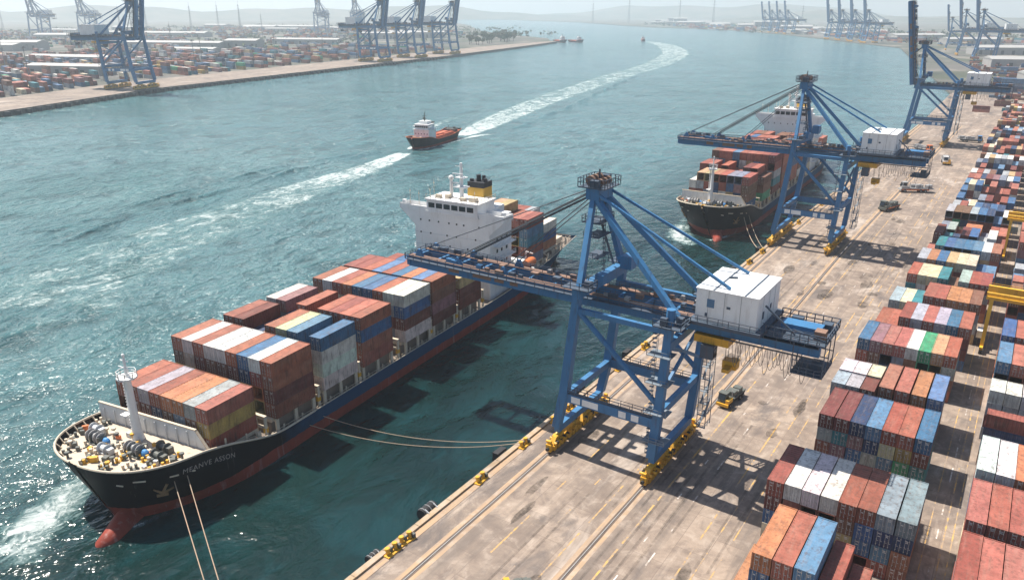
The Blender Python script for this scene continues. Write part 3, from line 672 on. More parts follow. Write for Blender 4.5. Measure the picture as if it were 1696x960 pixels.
    for z,xs in ((21.6,(-10.6,-7.6,-4.4,-1.4,1.6,3.6,8.2)),(18.,(-10.4,-7.4,-2,1.4,7.4)),(15.,(-6.4,-1.,4.6)),(12.6,(-9.8,-5.4,-1.6,2.4,5.6)),(9.2,(-9.,-3.2,.9,3.6,6.4))):
        for x in xs:
            x+=pr.uniform(-.3,.3); p=MB(); p.tube((x,111.93,z+.5),(x,112.05,z+.5),.27,.27,10); p.build('porthole',M['glass'],ac)
    p=MB(); 
    for z in (7.8,11.4,15.,18.4): p.box(-12.62,11.82,111.96,112.02,z,z+.10)
    p.build('deck_seam',M['greywall'],ac)
    for z in (6,9.5,13,16.5): p=MB(); p.box(11.8,13.6,114,123.5,z,z+.18); p.rail([(13.5,114,z+.18),(13.5,123.5,z+.18)],1.,1.8,.06); p.build('side_gallery',M['white'],ac)
    for z in (9.5,13): p=MB(); p.box(-14.6,-12.6,114,123.5,z,z+.18); p.rail([(-14.5,114,z+.18),(-14.5,123.5,z+.18)],1.,1.8,.06); p.build('side_gallery',M['white'],ac)
    for z in (7.,10.4,13.9,17.4):
        for yy in (115.5,118,120.8): p=MB(); p.box(11.78,11.86,yy,yy+.8,z+.6,z+1.6); p.build('window',M['glass'],ac)
    p=MB(); p.box(-8,9,121,127,1.6,21); p.box(-6.5,8,121,126.6,21,25.6); p.box(-11,12.5,127,131.5,1.6,8.4); ca=p.build('engine_casing',M['white'],S)
    p=MB(); p.hexa([(.0,119.6,25),(5.3,119.6,25),(5.3,124.8,24),(.0,124.8,24),(.1,120.,30.9),(5.2,120.,30.9),(5.2,124.6,30.9),(.1,124.6,30.9)]); fo=p.build('funnel',M['funnel'],S)
    p=MB(); p.box(.05,5.25,119.95,124.65,30.9,32.4); p.build('funnel_band',M['funneltop'],fo)
    for x,yy,r,h in ((-.2,121,.6,.9),(1.6,121.8,.7,2.4),(2.2,123.6,.55,1.8),(4.,121.4,.6,1.4),(.4,123.8,.45,.8)): p=MB(); p.tube((x+.9,yy+.2,32.4),(x+.9,yy+.2,32.4+h*.75),r,r*.9,10); p.build('exhaust_pipe',M['funneltop'],fo)
    p=MB(); p.tube((.4,116.3,28.4),(.4,116.3,38.2),.62,.34,10); rm=p.build('radar_mast',M['white'],S)
    p=MB()
    for z,w in ((31.6,1.9),(34.2,1.5)): p.cbox((+.4,116.3,z),(w*2,w*1.4,.18)); p.rail([(.4-w,115.6,z),(.4+w,115.6,z)],.7,1,.05)
    p.bar((-3.1,116,32.6),(-.4,116,32.6),.3,.3); p.tube((-2.7,116,28.5),(-2.7,116,33.4),.55,.4,8); p.bar((-2.,115.7,35.2),(1.3,115.7,35.2),.25,.3); p.bar((-1.5,116.3,37.2),(.7,116.3,37.2),.12,.12); p.ball((-2.7,116,33.9),.75,10,6); p.build('radar',M['white'],rm)
    for x,h in ((-14.8,4.5),(-11.8,4.),(-8.,2.5),(-6.6,5.2),(6.5,3.2)): p=MB(); zt=25.9 if abs(x)>8.5 else 28.45; p.tube((x,113.2,zt),(x,113.2,zt+h),.09,.05,6); p.ball((x,113.2,zt+h*.8),.22,6,4); p.build('antenna',M['cream'],wh)
    p=MB(); p.rail([(-8.4,111.5,28.45),(8.4,111.5,28.45),(8.4,121,28.45)],1.1,1.6,.06); p.cbox((5.5,114.2,29.),(2.2,1.6,1.1)); p.cbox((2.5,113.6,28.9),(1.4,1.2,.9)); p.cbox((-5.6,114.,28.9),(1.6,1.,.9)); p.cbox((-3.,115.,29.),(1.2,2.,1.)); p.build('monkey_island_gear',M['cream'],wh)
    for sd,z in ((1,9.6),(-1,10.2)):
        lb=MB(); xx=16.6*sd if sd>0 else -15.8; rows=[]
        for i in range(11):
            t_=i/10; r=1.35*math.sqrt(max(0,1-(2*t_-1)**4))+.02; rows.append([(xx+r*math.cos(a*math.pi/6),119+7.*t_+3,z+r*1.05*math.sin(a*math.pi/6)) for a in range(12)])
        lb.grid(rows,True); lo_=lb.build('lifeboat',M['orange'],S,smooth=True)
        p=MB()
        for yy in (123,128): p.bar((xx-sd*2.6,yy,z-2.5),(xx-sd*2.2,yy,z+2.4),.3,.4); p.bar((xx-sd*2.2,yy,z+2.4),(xx,yy,z+2.1),.3,.3)
        p.box(*sorted((xx-sd*3.2,xx-sd*.2)),121,130,z-2.8,z-2.5); p.build('davit',M['white'],lo_)
    # stern rails
    p=MB(); p.rail([(-11,158,hull.zs(158)-1),(-11,166,hull.zs(166)-1),(11,166,hull.zs(166)-1),(11.2,158,hull.zs(158)-1)],1.5,1.6,.07); p.box(-8,9,159,164,hull.zs(160)-1,hull.zs(160)+1.2); p.build('stern_gear',M['cream'],S)
    for k in range(8):
        p=MB(); x=134+k*4; z=hull.zs(x)-1; ww=hull.w(x,z)-.45; p.bar((ww,x,z),(ww,x,z+2.4),.28,.6); p.build('stanchion',M['cream'],S)
    if name_on:
        cu=bpy.data.curves.new('n','FONT'); cu.body='MEANVE ASSON'; cu.size=1.35; cu.space_character=1.12; cu.shear=.15; to=bpy.data.objects.new('n',cu); COL.objects.link(to)
        bpy.context.view_layer.update(); dg=bpy.context.evaluated_depsgraph_get(); me=bpy.data.meshes.new_from_object(to.evaluated_get(dg)); bpy.data.objects.remove(to)
        # text x runs aft along the quay-side bow; lay it on the plating
        s0=9.6
        for vv in me.vertices:
            x=s0+vv.co.x*.93; z=hull.zs(x)-2.5+vv.co.y*.95; vv.co=(hull.w(x,z)+hull.off(x,z)+.05,x,z)
        me.name='ship_name'; me.materials.append(M['lettering']); no=bpy.data.objects.new('ship_name',me); COL.objects.link(no); no.parent=S
    return S
ship=build_ship('large navy and black container ship with white bridge block, nearest the camera',True)
ship2=copy_tree(ship); ship2.location=(-96.5,268.5,0); ship2.rotation_euler=(0,0,R(1.6)); ship2.scale=(.98,1.12,1.12)
ship2['label']='second container ship, berthed behind the far lowered crane, dark bow towards us'
for ch in list(ship2.children):
    if ch.name.startswith('ship_name'): bpy.data.objects.remove(ch)

# ship containers
rS=random.Random(5)
def ship_bay(root,sc,s0,z0,ncol,tops,tiers,quay,bay,shipname,front=None,pitch=3.0):
    base=Matrix.LocRotScale(root.location,root.rotation_euler,root.scale)
    for c in range(ncol):
        n=tiers[c]
        for t in range(n):
            d=n-1-t
            if d==0: col=tops[c]
            elif c==ncol-1 and quay and d<len(quay): col=quay[d]
            elif front and d==1: col=front[c%len(front)]
            else: col=pick(rS)
            x=(c-(ncol-1)/2)*pitch+rS.uniform(-.03,.03)
            place('ship',base@T(x,s0+5.15,z0+t*2.84),col,(TIER[d],f'{ORD[ncol-1-c]} stack from quayside',bay),shipname)
N1='nearest ship'
ship_bay(ship,1,16.8,4.9,8,['orange red','rust red','grey','rust red','orange','orange','grey','salmon'],[3]*8,['rust red','ochre','rust red'],'foremost bay',N1,['brown','brown','dark red','navy blue','brown','slate grey','brown','ochre'])
ship_bay(ship,1,30.6,5.4,9,['salmon','white','orange red','white','white','orange red','blue','white','orange red'],[4]*9,['orange red','orange red','dark red','rust red'],'second bay aft',N1,['brown','cream','dark red','brown','brown','dark red','navy blue','rust red','rust red'])
ship_bay(ship,1,43.6,5.4,9,['orange red','dark red','navy blue','brown','orange red','cream','steel blue','navy blue','blue'],[4,4,3,3,4,4,4,3,4],['blue','white','white','white'],'third bay aft',N1)
ship_bay(ship,1,55.8,5.4,9,['white','mauve','blue','orange red','brown','orange red','rust red','salmon','orange red'],[4,4,3,4,3,4,4,4,4],['orange red','blue','orange red','orange red'],'fourth bay aft',N1)
ship_bay(ship,1,70.8,5.4,9,['orange red','white','orange red','orange','blue','blue','orange red','white','white'],[4]*9,['white','blue','dark red','white'],'fifth bay aft',N1,['orange','slate grey','cream','grey','navy blue','navy blue','rust red','grey','grey'])
ship_bay(ship,1,82.,5.4,9,['rust red','rust red','orange red','steel blue','orange red','blue','orange','steel blue','orange red'],[4]*9,['orange red','brown','mauve','dark red'],'sixth bay aft',N1)
ship_bay(ship,1,94.,5.4,9,['rust red','blue','orange red','cream','tan','grey','white','cream','tan'],[3]*9,['tan','dark red','dark red'],'seventh bay aft',N1)
ship_bay(ship,1,134.,5.4,8,['rust red','brown','orange red','tan','tan','rust red','salmon','rust red'],[5,5,5,6,6,5,5,5],['rust red','steel blue','teal','orange red'],'eighth bay aft',N1,pitch=2.95)
ship_bay(ship,1,146.2,6.35,7,['white','blue','rust red','rust red','grey','white','white'],[3,3,4,4,4,3,3],['white','blue','orange'],'aftmost bay',N1,pitch=2.95)
N2='second ship'
for i,(s0,n) in enumerate(((16.8,4),(30.6,4),(43.6,5),(55.8,5),(70.8,5),(82,5),(94,5),(134,3))):
    nc=8 if i in (0,7) else 9
    tt=[pick(rS) if rS.random()<.4 else rS.choice(['salmon','orange red','rust red','salmon','brown']) for _ in range(nc)]
    ship_bay(ship2,1,s0,4.75 if i==0 else 5.4,nc,tt,[max(2,n-(rS.random()<.2)) for _ in range(nc)],None,['foremost bay','second bay aft','third bay aft','fourth bay aft','fifth bay aft','sixth bay aft','seventh bay aft','aftmost bay'][i],N2)

# ----- yard across the water (all far away: part of the uncountable rest)
rL=random.Random(21)
def lb_edge(y):
    for (xa,ya),(xb,yb) in zip(ap,ap[1:]):
        if ya<=y<=yb: return xa+(xb-xa)*(y-ya)/(yb-ya)
    return ap[-1][0]
FAR=[]
for _ in range(330):    # clumps filling the land behind both quays
    q=rL.random()
    if q<.55: x=rL.uniform(-2900,-1150); y=rL.uniform(450,2300); z=LZ-.05; a=R(78)
    elif q<.8: x=rL.uniform(-30,420); y=rL.uniform(760,2200); z=-.3; a=R(95)
    else: u=rL.random(); x=-330-1500*u+rL.uniform(60,420); y=2150+1750*u+rL.uniform(80,380); z=-.3; a=R(60)
    if q<.55 and (x>-1150-.3*(y-600) and y>1000 or y>-x*1.05+500): continue
    if .55<=q<.8 and x<-30+0*y: continue
    ca,sa=math.cos(a),math.sin(a)
    for i in range(rL.randint(2,5)):
        for j in range(rL.randint(2,6)):
            for t in range(rL.randint(0,3)): FAR.append((x+j*5*ca-i*22*sa,y+j*5*sa+i*22*ca,z+t*4.5,a,pick(rL),20.))
yy=205.
while yy<1280:
    e=lb_edge(yy); depth=520 if yy<900 else 260; x=e-6
    while x>e-depth:
        m=rL.randint(2,6)
        if rL.random()<.8:
            for k in range(m):
                n=rL.choice([0,1,1,2,2,2,3])
                for t in range(n): FAR.append((x-10-k*21.5,yy+rL.uniform(-.4,.4),t*4.5+LZ,R(78),pick(rL),20.))
        x-=m*21.5+rL.choice([8,20,45])
    yy+=rL.choice([5.2,5.2,5.2,13,24]) if yy<700 else rL.choice([6,9,18,26])
for _ in range(520):    # scattered stacks further along the near shore and far terminal
    y=rL.uniform(720,1500); x=rL.uniform(-40,260)+(-.09*(y-720) if y>900 else 0)
    for t in range(rL.randint(1,3)): FAR.append((x,y,t*2.6-.2,rL.choice([0,R(90)]),pick(rL),12.2))
for _ in range(200):
    u=rL.random(); x,y=-285+(-900)*u,1990+1500*u; x+=rL.uniform(40,300); y+=rL.uniform(60,200)
    for t in range(rL.randint(1,4)): FAR.append((x,y,t*2.6-.3,rL.choice([0,R(60)]),pick(rL),12.2))

# ----- which containers show: keep the 300 largest in view as things, merge the rest
def select():
    vs=[];fs=[];own=[]
    for i,c in enumerate(CONT):
        W,L,Hh=DIMS[c['k']]; o=len(vs)
        for x in (-W/2,W/2):
            for yy in (-L/2,L/2):
                for z in (.02,Hh-.02): vs.append(c['m']@Vector((x,yy,z)))
        for f in ((0,1,3,2),(4,6,7,5),(0,4,5,1),(2,3,7,6),(1,5,7,3),(0,2,6,4)): fs.append([o+j for j in f]); own.append(i)
    bvh=BVHTree.FromPolygons(vs,fs); cp=Vector((0,0,H)); Mi=co.matrix_basis.inverted()
    cam_inv=(Matrix.LocRotScale(co.location,co.rotation_euler,None)).inverted()
    sc=[]
    for i,c in enumerate(CONT):
        W,L,Hh=DIMS[c['k']]; tot=0
        for (a,u,v,n,ar) in (((0,0,Hh),(W*.4,0,0),(0,L*.42,0),(0,0,1),W*L),((0,-L/2,Hh/2),(W*.4,0,0),(0,0,Hh*.4),(0,-1,0),W*Hh),((W/2,0,Hh/2),(0,L*.42,0),(0,0,Hh*.4),(1,0,0),L*Hh),((-W/2,0,Hh/2),(0,L*.42,0),(0,0,Hh*.4),(-1,0,0),L*Hh)):
            nw=(c['m'].to_3x3()@Vector(n)).normalized()
            for s,t in ((0,0),(-1,-1),(1,-1),(1,1),(-1,1),(-1,0),(1,0),(0,1),(0,-1)):
                p=c['m']@(Vector(a)+Vector(u)*s+Vector(v)*t); d=p-cp; dist=d.length; d.normalize()
                if d.dot(nw)>=0: continue
                q=cam_inv@p
                if q.z>-1 or abs(q.x/q.z)>.672 or abs(q.y/q.z)>.385: continue
                h=bvh.ray_cast(cp,d,dist+5)
                if h[0] is not None and own[h[2]]==i: tot+=ar/9*(-d.dot(nw))/dist**2
        sc.append(tot)
    return sc
score=select()
order=sorted(range(len(CONT)),key=lambda i:-score[i])
KEEP=[i for i in order[:300] if score[i]>0]
keep=set(KEEP)
rest=MB()
def rest_box(M4,W,L,Hh,col):
    c=PAL[col]; rest.c=(c[0],c[1],c[2],1); rest.xf=M4; rest.box(-W/2+.03,W/2-.03,-L/2+.03,L/2-.03,.03,Hh); rest.xf=None
def shell_needed(i): return True
for i,c in enumerate(CONT):
    W,L,Hh=DIMS[c['k']]
    if i not in keep: rest_box(c['m'],W,L,Hh,c['c'])
for (x,y,z,rz,col,L) in FAR: rest_box(T(x,y,z,rz),2.46 if L<13 else 4.4,L,2.59 if L<13 else 4.45,col)
tag(rest.build('stacked_containers',M['contfar'],vcol=True),'many small distant stacked containers in mixed colours filling the far yards','containers',kind='stuff')
GRP='shipping containers in stacks'
for rank,i in enumerate(KEEP):
    c=CONT[i]; r=random.Random(i)
    o=bpy.data.objects.new('shipping_container',CM[c['k']]); COL.objects.link(o); o.matrix_world=c['m']
    cc=[max(0,q*(1+r.uniform(-.12,.12))) for q in PAL[c['c']]]; o.color=(*cc,1)
    a,bb,d=c['lab']
    tag(o,f"{c['c']} container, {a}, {bb}, {d}, {c['where']}",'container',GRP)
    if c['doors'] and rank<230:
        v=r.randint(0,2)
        for s in (0,1):
            dd=bpy.data.objects.new('door',DM[c['k']][v][s]); COL.objects.link(dd); dd.parent=o; dd.color=o.color

# ------------------------------------------------------------------ ship to shore cranes (local: x landward from sea rail, y along the quay)
def build_crane(label,loc,rz,up,scale=1,single=False):
    G=19.; HB=8.7
    if single:
        one=MB(); S=None
    else: S=thing('quay_crane',label,'crane',loc,rz,'blue ship to shore cranes',scale)
    MATS=[M['crane'],M['yellow'],M['housewhite'],M['crane_dark'],M['cable'],M['deckrust'],M['glass'],M['black'],M['bluewin'],M['steel']]
    IDX={'steelblue':3,'festoon':4,'crane':0,'yellow':1,'housewhite':2,'crane_dark':3,'cable':4,'deckrust':5,'glass':6,'black':7,'bluewin':8,'steel':9}
    def part(name,fn,mats,parent=None):
        mats=[mats] if isinstance(mats,str) else mats
        if single:
            if name in ('handrail','stair_tower','festoon_cable','hoist_rope','ladder','window'): return None
            b=MB(); fn(b); one.v,o=one.v,len(one.v)
            one.v.extend(b.v); one.f.extend([[i+o for i in f] for f in b.f]); one.mi.extend([IDX[mats[m]] for m in b.mi]); one.col.extend(b.col); return None
        b=MB(); fn(b); return b.build(name,[M[m] for m in mats],parent or S)
    # legs
    for sy in (-1,1):
        def leg(b,sy=sy): b.bar((0,sy*HB,4.4),(1.5,sy*HB,12),1.5,1.35,(0,1,0),1.6,1.5); b.bar((1.5,sy*HB,12),(3.6,sy*HB,31.5),1.6,1.5,(0,1,0),1.35,1.25)
        part('leg',leg,'crane')
        def leg2(b,sy=sy): b.bar((G,sy*HB,4.4),(G+.6,sy*HB,12),1.5,1.35,(0,1,0)); b.bar((G+.6,sy*HB,12),(G+1.6,sy*HB,29.6),1.5,1.35,(0,1,0),1.25,1.15); b.tube((G+1.6,sy*HB,29.6),(G+1.6,sy*HB,32.2),.75,.75,10)
        part('leg',leg2,'crane')
        def portal(b,sy=sy): b.bar((1.6,sy*HB,11.2),(G+.4,sy*HB,11.2),1.15,1.7)
        po=part('portal_beam',portal,'crane')
        for x0,x1 in ((3.2,5.0),(5.4,8.6),(12.6,14.0),(15.0,16.4)):
            part('sign_panel',lambda b,sy=sy,x0=x0,x1=x1:b.box(x0,x1,sy*(HB+.58)-.03,sy*(HB+.58)+.03,10.6,11.8),'housewhite',po)
        def prail(b,sy=sy): b.rail([(1.6,sy*(HB-.5),12.06),(G,sy*(HB-.5),12.06)],1.1,2,.06); b.rail([(1.6,sy*(HB+.5),12.06),(G,sy*(HB+.5),12.06)],1.1,2,.06); b.box(2,G-1,sy*HB-.5,sy*HB+.5,12.05,12.1)
        part('handrail',prail,'crane_dark',po)
        part('diagonal_brace',lambda b,sy=sy:b.tube((3.3,sy*HB,28.6),(G+.6,sy*HB,14.5),.48,.48,10),'crane')
        part('tie_beam',lambda b,sy=sy:b.bar((3.5,sy*HB,28.4),(G+1.4,sy*HB,28.2),.8,.9),'crane')
    for x in (0,G):
        def sill(b,x=x): b.bar((x,-HB,3.9),(x,HB,3.9),1.1,1.35)
        part('sill_beam',sill,'crane')
        for sy in (-1,1):
            def bog(b,x=x,sy=sy):
                r=random.Random(int(x)+sy*3+9)
                b.hexa([(x-.55,sy*5.6-2.9,2.5),(x+.55,sy*5.6-2.9,2.5),(x+.55,sy*5.6+2.9,2.5),(x-.55,sy*5.6+2.9,2.5),(x-.5,sy*5.6-1.2,3.3),(x+.5,sy*5.6-1.2,3.3),(x+.5,sy*5.6+1.2,3.3),(x-.5,sy*5.6+1.2,3.3)])
                for yc in (sy*8.35,sy*2.85):
                    b.hexa([(x-.5,yc-2.6,.95),(x+.5,yc-2.6,.95),(x+.5,yc+2.6,.95),(x-.5,yc+2.6,.95),(x-.45,yc-1.2,2.6),(x+.45,yc-1.2,2.6),(x+.45,yc+1.2,2.6),(x-.45,yc+1.2,2.6)])
                    for j in (-1.95,-.65,.65,1.95):
                        b.m=1; b.tube((x-.34,yc+j,.52),(x+.34,yc+j,.52),.48,.48,10); b.m=0
                        for k in (-1,1):
                            b.box(*sorted((x+k*.5,x+k*.82)),yc+j-.45,yc+j+.45,.45,1.35)
                            if r.random()<.6: b.m=1; b.cbox((x+k*.75,yc+j+.5,1.75),(.55,.5,.6)); b.m=0
                            b.tube((x+k*.5,yc+j,1.75),(x+k*(.9+.4*r.random()),yc+j,1.75),.28,.28,8)
                    b.box(x-.95,x+.95,yc-.4,yc+.4,1.5,2.2)
                y0=sy*10.9; b.box(x-.55,x+.55,*sorted((y0,y0+sy*.8)),.5,1.9); b.m=1; b.tube((x,y0+sy*.8,1.1),(x,y0+sy*1.3,1.1),.32,.32,8); b.m=0; b.cbox((x,y0+sy*.3,2.2),(.7,.6,.7))
            part('wheel_bogie',bog,['yellow','black'])
    # cross frames along y
    part('cross_beam',lambda b:b.bar((3.6,-HB-.8,31.6),(3.6,HB+.8,31.6),1.5,1.9),'crane')
    part('cross_beam',lambda b:b.bar((G+1.6,-HB-.6,25.9),(G+1.6,HB+.6,25.9),1.1,1.4),'crane')
    part('cross_beam',lambda b:b.bar((1.6,-HB,11.2),(1.6,HB,11.2),1.0,1.3),'crane')
    part('cross_beam',lambda b:b.bar((G+.7,-HB,13.),(G+.7,HB,13.),1.0,1.3),'crane')
    def kbr(b):
        b.bar((G+1.,-HB,17),(G+1.3,0,21.5),.5,.6); b.bar((G+1.,HB,17),(G+1.3,0,21.5),.5,.6); b.bar((G+1.5,-HB,25.4),(G+1.3,0,21.5),.5,.6); b.bar((G+1.5,HB,25.4),(G+1.3,0,21.5),.5,.6)
    part('cross_bracing',kbr,'crane')
    def stair(b):
        x=G+2.6
        for y0 in (HB-3.2,):
            for xx in (x,x+1.6):
                for yy in (y0,y0+2.6): b.bar((xx,yy,4.5),(xx,yy,29),.12,.12)
            z=4.5; k=0
            while z<28.5:
                b.box(x,x+1.6,y0,y0+.5,z,z+.05); b.bar((x+.4+.8*(k%2),y0,z),(x+.4+.8*(k%2),y0+2.6,z+2.4),.35,.07); b.rail([(x,y0,z),(x+1.6,y0,z),(x+1.6,y0+2.6,z)],1.05,1.,.05); z+=2.45; k+=1
    part('stair_tower',stair,'steelblue')
    def lad(b):
        for yy in (-HB,):
            for k in range(30): b.box(G-1.2,G-.5,yy-.3,yy+.3,5+k*.8,5.06+k*.8)
            b.bar((G-1.2,yy-.3,5),(G-.2,yy-.3,29),.07,.07); b.bar((G-1.2,yy+.3,5),(G-.2,yy+.3,29),.07,.07)
            for z in (8,13.4,19,24): b.box(G-1.5,G+2.6,yy-1.5,yy+1.5,z,z+.08); b.rail([(G-1.5,yy-1.5,z),(G+2.6,yy-1.5,z)],1.,1.2,.05)
    part('ladder',lad,'steelblue')
    # leg head platforms
    for sy in (-1,1):
        def plat(b,sy=sy):
            b.box(G-.6,G+4.2,sy*HB-2.,sy*HB+2.,29.4,29.6); b.rail([(G-.6,sy*HB-2,29.6),(G+4.2,sy*HB-2,29.6),(G+4.2,sy*HB+2,29.6),(G-.6,sy*HB+2,29.6)],1.2,1.4,.07)
            b.cbox((G+1.,sy*HB-1.2,30.3),(1.1,.8,1.4)); b.cbox((G+3.,sy*HB+.8,30.2),(1.,1.2,1.2))
        part('service_platform',plat,'crane_dark')
        def plat(b,sy=sy):
            b.box(1.2,6.4,sy*HB-1.6,sy*HB+1.6,32.55,32.7); b.rail([(1.2,sy*HB-1.6,32.7),(6.4,sy*HB-1.6,32.7),(6.4,sy*HB+1.6,32.7),(1.2,sy*HB+1.6,32.7)],1.2,1.3,.07); b.cbox((5.2,sy*(HB-.6),33.2),(1.2,1.,1.1))
        part('service_platform',plat,'crane_dark')
    part('electric_cabinet',lambda b:b.cbox((6.2,5.4,33.9),(2.2,2.4,2.4)),'crane')
    part('electric_cabinet',lambda b:b.cbox((6.,-4.8,33.5),(1.6,2.,1.7)),'crane')
    # main girder (fixed) and boom
    def girder(b,x0,x1):
        for sy in (-1,1):
            b.m=0; b.box(x0,x1,sy*2.7-.55,sy*2.7+.55,27.2,29.5)
            b.m=1; b.box(x0,x1,sy*2.7-.75,sy*2.7+.75,29.5,29.56)
        b.m=0; x=x0+1
        while x<x1: b.box(x-.25,x+.25,-2.2,2.2,28.4,29.3); x+=5.5
    part('main_girder',lambda b:girder(b,1.,42.6),['crane','deckrust'])
    def walk(b,x0,x1,sx=1):
        for sy in (-1,1):
            b.box(x0,x1,*sorted((sy*3.3,sy*4.3)),28.9,28.98); b.rail([(x0,sy*4.25,28.98),(x1,sy*4.25,28.98)],1.1,2.,.065); b.rail([(x0,sy*2.2,29.56),(x1,sy*2.2,29.56)],1.0,2.6,.055)
    part('handrail',lambda b:walk(b,1.,42.6),'crane_dark')
    CM4=['crane_dark','deckrust','crane','steel']
    def clut(x0,x1,seed,par,wrap):
        r=random.Random(seed); x=x0
        while x<x1:
            w=r.uniform(.5,1.8); sy=r.choice([-1,1,0])*2.7; mt=CM4[r.choice([0,0,1,1,2,3])]; c=(x,sy+r.uniform(-.3,.3),29.6+.35); d=(w,r.uniform(.4,1.2),r.uniform(.4,1.0)); x+=w+r.uniform(.1,1.2)
            part('machine_unit',wrap(lambda b,c=c,d=d:b.cbox(c,d)),mt,par)
    clut(6,23,4,None,lambda f:f)
    bl=[]
    def hinge(p):  # boom rotation
        if not up: return None
        a=R(80); return Matrix.Translation((.6,0,29))@Matrix.Rotation(a,4,'Y')@Matrix.Translation((-.6,0,-29))
    def xf(fn):
        def g(b): b.xf=hinge(1); fn(b); b.xf=None
        return g
    TIP=-39.5
    def boom(b):
        girder(b,TIP,.6); b.m=0
        b.box(TIP-.4,TIP+.4,-3.4,3.4,27.4,29.4)
    bo=part('boom',xf(boom),['crane','deckrust'])
    part('handrail',xf(lambda b:(walk(b,TIP,.4),b.rail([(TIP-.2,-4.2,29.),(TIP-.2,4.2,29.)],1.1,1.6,.065))),'crane_dark',bo)
    clut(TIP+1,-.5,8,bo,xf)
    for x in (-27.,-16.,TIP+2.5):
        for sy in (-1,1):
            part('stay_bracket',xf(lambda b,x=x,sy=sy:b.hexa([(x-1,sy*2.7-.3,29.5),(x+1,sy*2.7-.3,29.5),(x+1,sy*2.7+.3,29.5),(x-1,sy*2.7+.3,29.5),(x-.3,sy*2.7-.25,31),(x+.3,sy*2.7-.25,31),(x+.3,sy*2.7+.25,31),(x-.3,sy*2.7+.25,31)])),'crane',bo)
    if not single:
        for x0,x1 in ((-29,-26.4),(-23,-18.6),(-17.8,-15.6),(-14.2,-12.4)):
            part('sign_panel',xf(lambda b,x0=x0,x1=x1:b.box(x0,x1,-3.29,-3.25,27.8,28.9)),'deckrust',bo)
    # A frame
    AX,AZ=2.4,46.8
    for sy in (-1,1):
        part('mast_leg',lambda b,sy=sy:b.bar((3.6,sy*(HB-.6),32.4),(AX,sy*1.9,AZ),1.15,1.0,(1,0,0),.95,.85),'crane')
        part('back_strut',lambda b,sy=sy:b.bar((AX+.5,sy*2.,AZ-.2),(G+1.8,sy*(HB-2.6),30.),.95,.9,(0,0,1)),'crane')
        part('back_stay',lambda b,sy=sy:(b.bar((AX+.8,sy*2.4,AZ+.8),(G+9.5,sy*4.6,36.),.42,.42)),'crane')
        if not up:
            def fs(b,sy=sy):
                for dz in (-.32,.32):
                    b.tube((AX-.6,sy*2.2,AZ+.6+dz),(-27.,sy*2.7,30.8+dz),.12,.12,6); 
                b.tube((AX-.6,sy*1.8,AZ-.1),(-16.,sy*2.7,30.8),.10,.10,6); b.tube((AX-.6,sy*1.5,AZ+1.4),(TIP+2.5,sy*2.7,30.8),.08,.08,5)
            part('fore_stay',fs,'cable')
        else:
            def fs(b,sy=sy):
                h=hinge(1); q=h@Vector((-27,sy*2.7,30.8)); mid=Vector((AX-4.5,sy*2.4,AZ-3)); b.tube((AX-.6,sy*2.2,AZ+.6),mid,.2,.2,6); b.tube(mid,q,.2,.2,6); q2=h@Vector((-16,sy*2.7,30.8)); b.tube((AX-.6,sy*1.8,AZ),q2,.16,.16,6)
            part('fore_stay',fs,'cable')
    def apex(b):
        b.m=0; b.box(AX-1.2,AX+1.4,-2.6,2.6,AZ-.4,AZ+1.6); b.m=1; b.box(AX-2.6,AX+2.6,-3.,3.,AZ+1.6,AZ+1.8)
        b.rail([(AX-2.6,-3.,AZ+1.8),(AX+2.6,-3.,AZ+1.8),(AX+2.6,3.,AZ+1.8),(AX-2.6,3.,AZ+1.8),(AX-2.6,-3.,AZ+1.8)],1.5,1.,.07)
        b.m=2
        for sy in (-1.5,0,1.5): b.tube((AX-.9,sy-.3,AZ+2.7),(AX-.9,sy+.3,AZ+2.7),.9,.9,12); b.tube((AX+.9,sy-.25,AZ+2.5),(AX+.9,sy+.25,AZ+2.5),.7,.7,12)
        b.m=1; b.cbox((AX,2.6,AZ+2.5),(1.4,1.2,1.4)); b.bar((AX,0,AZ+2),(AX,0,AZ+4.6),.25,.25); b.cbox((AX+.4,-2.4,AZ+2.4),(1.6,1.,1.2))
    part('apex_platform',apex,['crane','crane_dark','deckrust'])
    def apex(b):
        b.box(AX-1.8,AX+1.8,-2.6,2.6,AZ-4.6,AZ-4.4); b.rail([(AX-1.8,-2.6,AZ-4.4),(AX+1.8,-2.6,AZ-4.4),(AX+1.8,2.6,AZ-4.4),(AX-1.8,2.6,AZ-4.4),(AX-1.8,-2.6,AZ-4.4)],1.1,1.2,.06)
    part('service_platform',apex,'crane_dark')
    def apl(b):
        b.bar((3.4,5.,33),(AX+.3,.4,AZ-4.4),.5,.08); b.bar((AX+1.6,-.3,33),(AX+1.2,-.3,AZ),.09,.09); b.bar((AX+1.6,.3,33),(AX+1.2,.3,AZ),.09,.09)
        for k in range(16): b.box(AX+1.1,AX+1.6,-.3,.3,33.5+k*.8,33.56+k*.8)
        for z in (36.5,40.2): b.box(AX-.6,AX+2.4,-4.2,1,z,z+.08); b.rail([(AX-.6,-4.2,z),(AX+2.4,-4.2,z)],1.,1.,.06)
    part('ladder',apl,'crane_dark')
    # machine house
    def house(b): b.box(23.6,33.4,-6.,6.,30.2,35.6); b.box(23.45,33.55,-6.15,6.15,35.6,35.8)
    ho=part('machine_house',house,'housewhite')
    part('window',lambda b:b.box(25.4,26.6,-6.04,-5.98,32.8,34.2),'bluewin',ho)
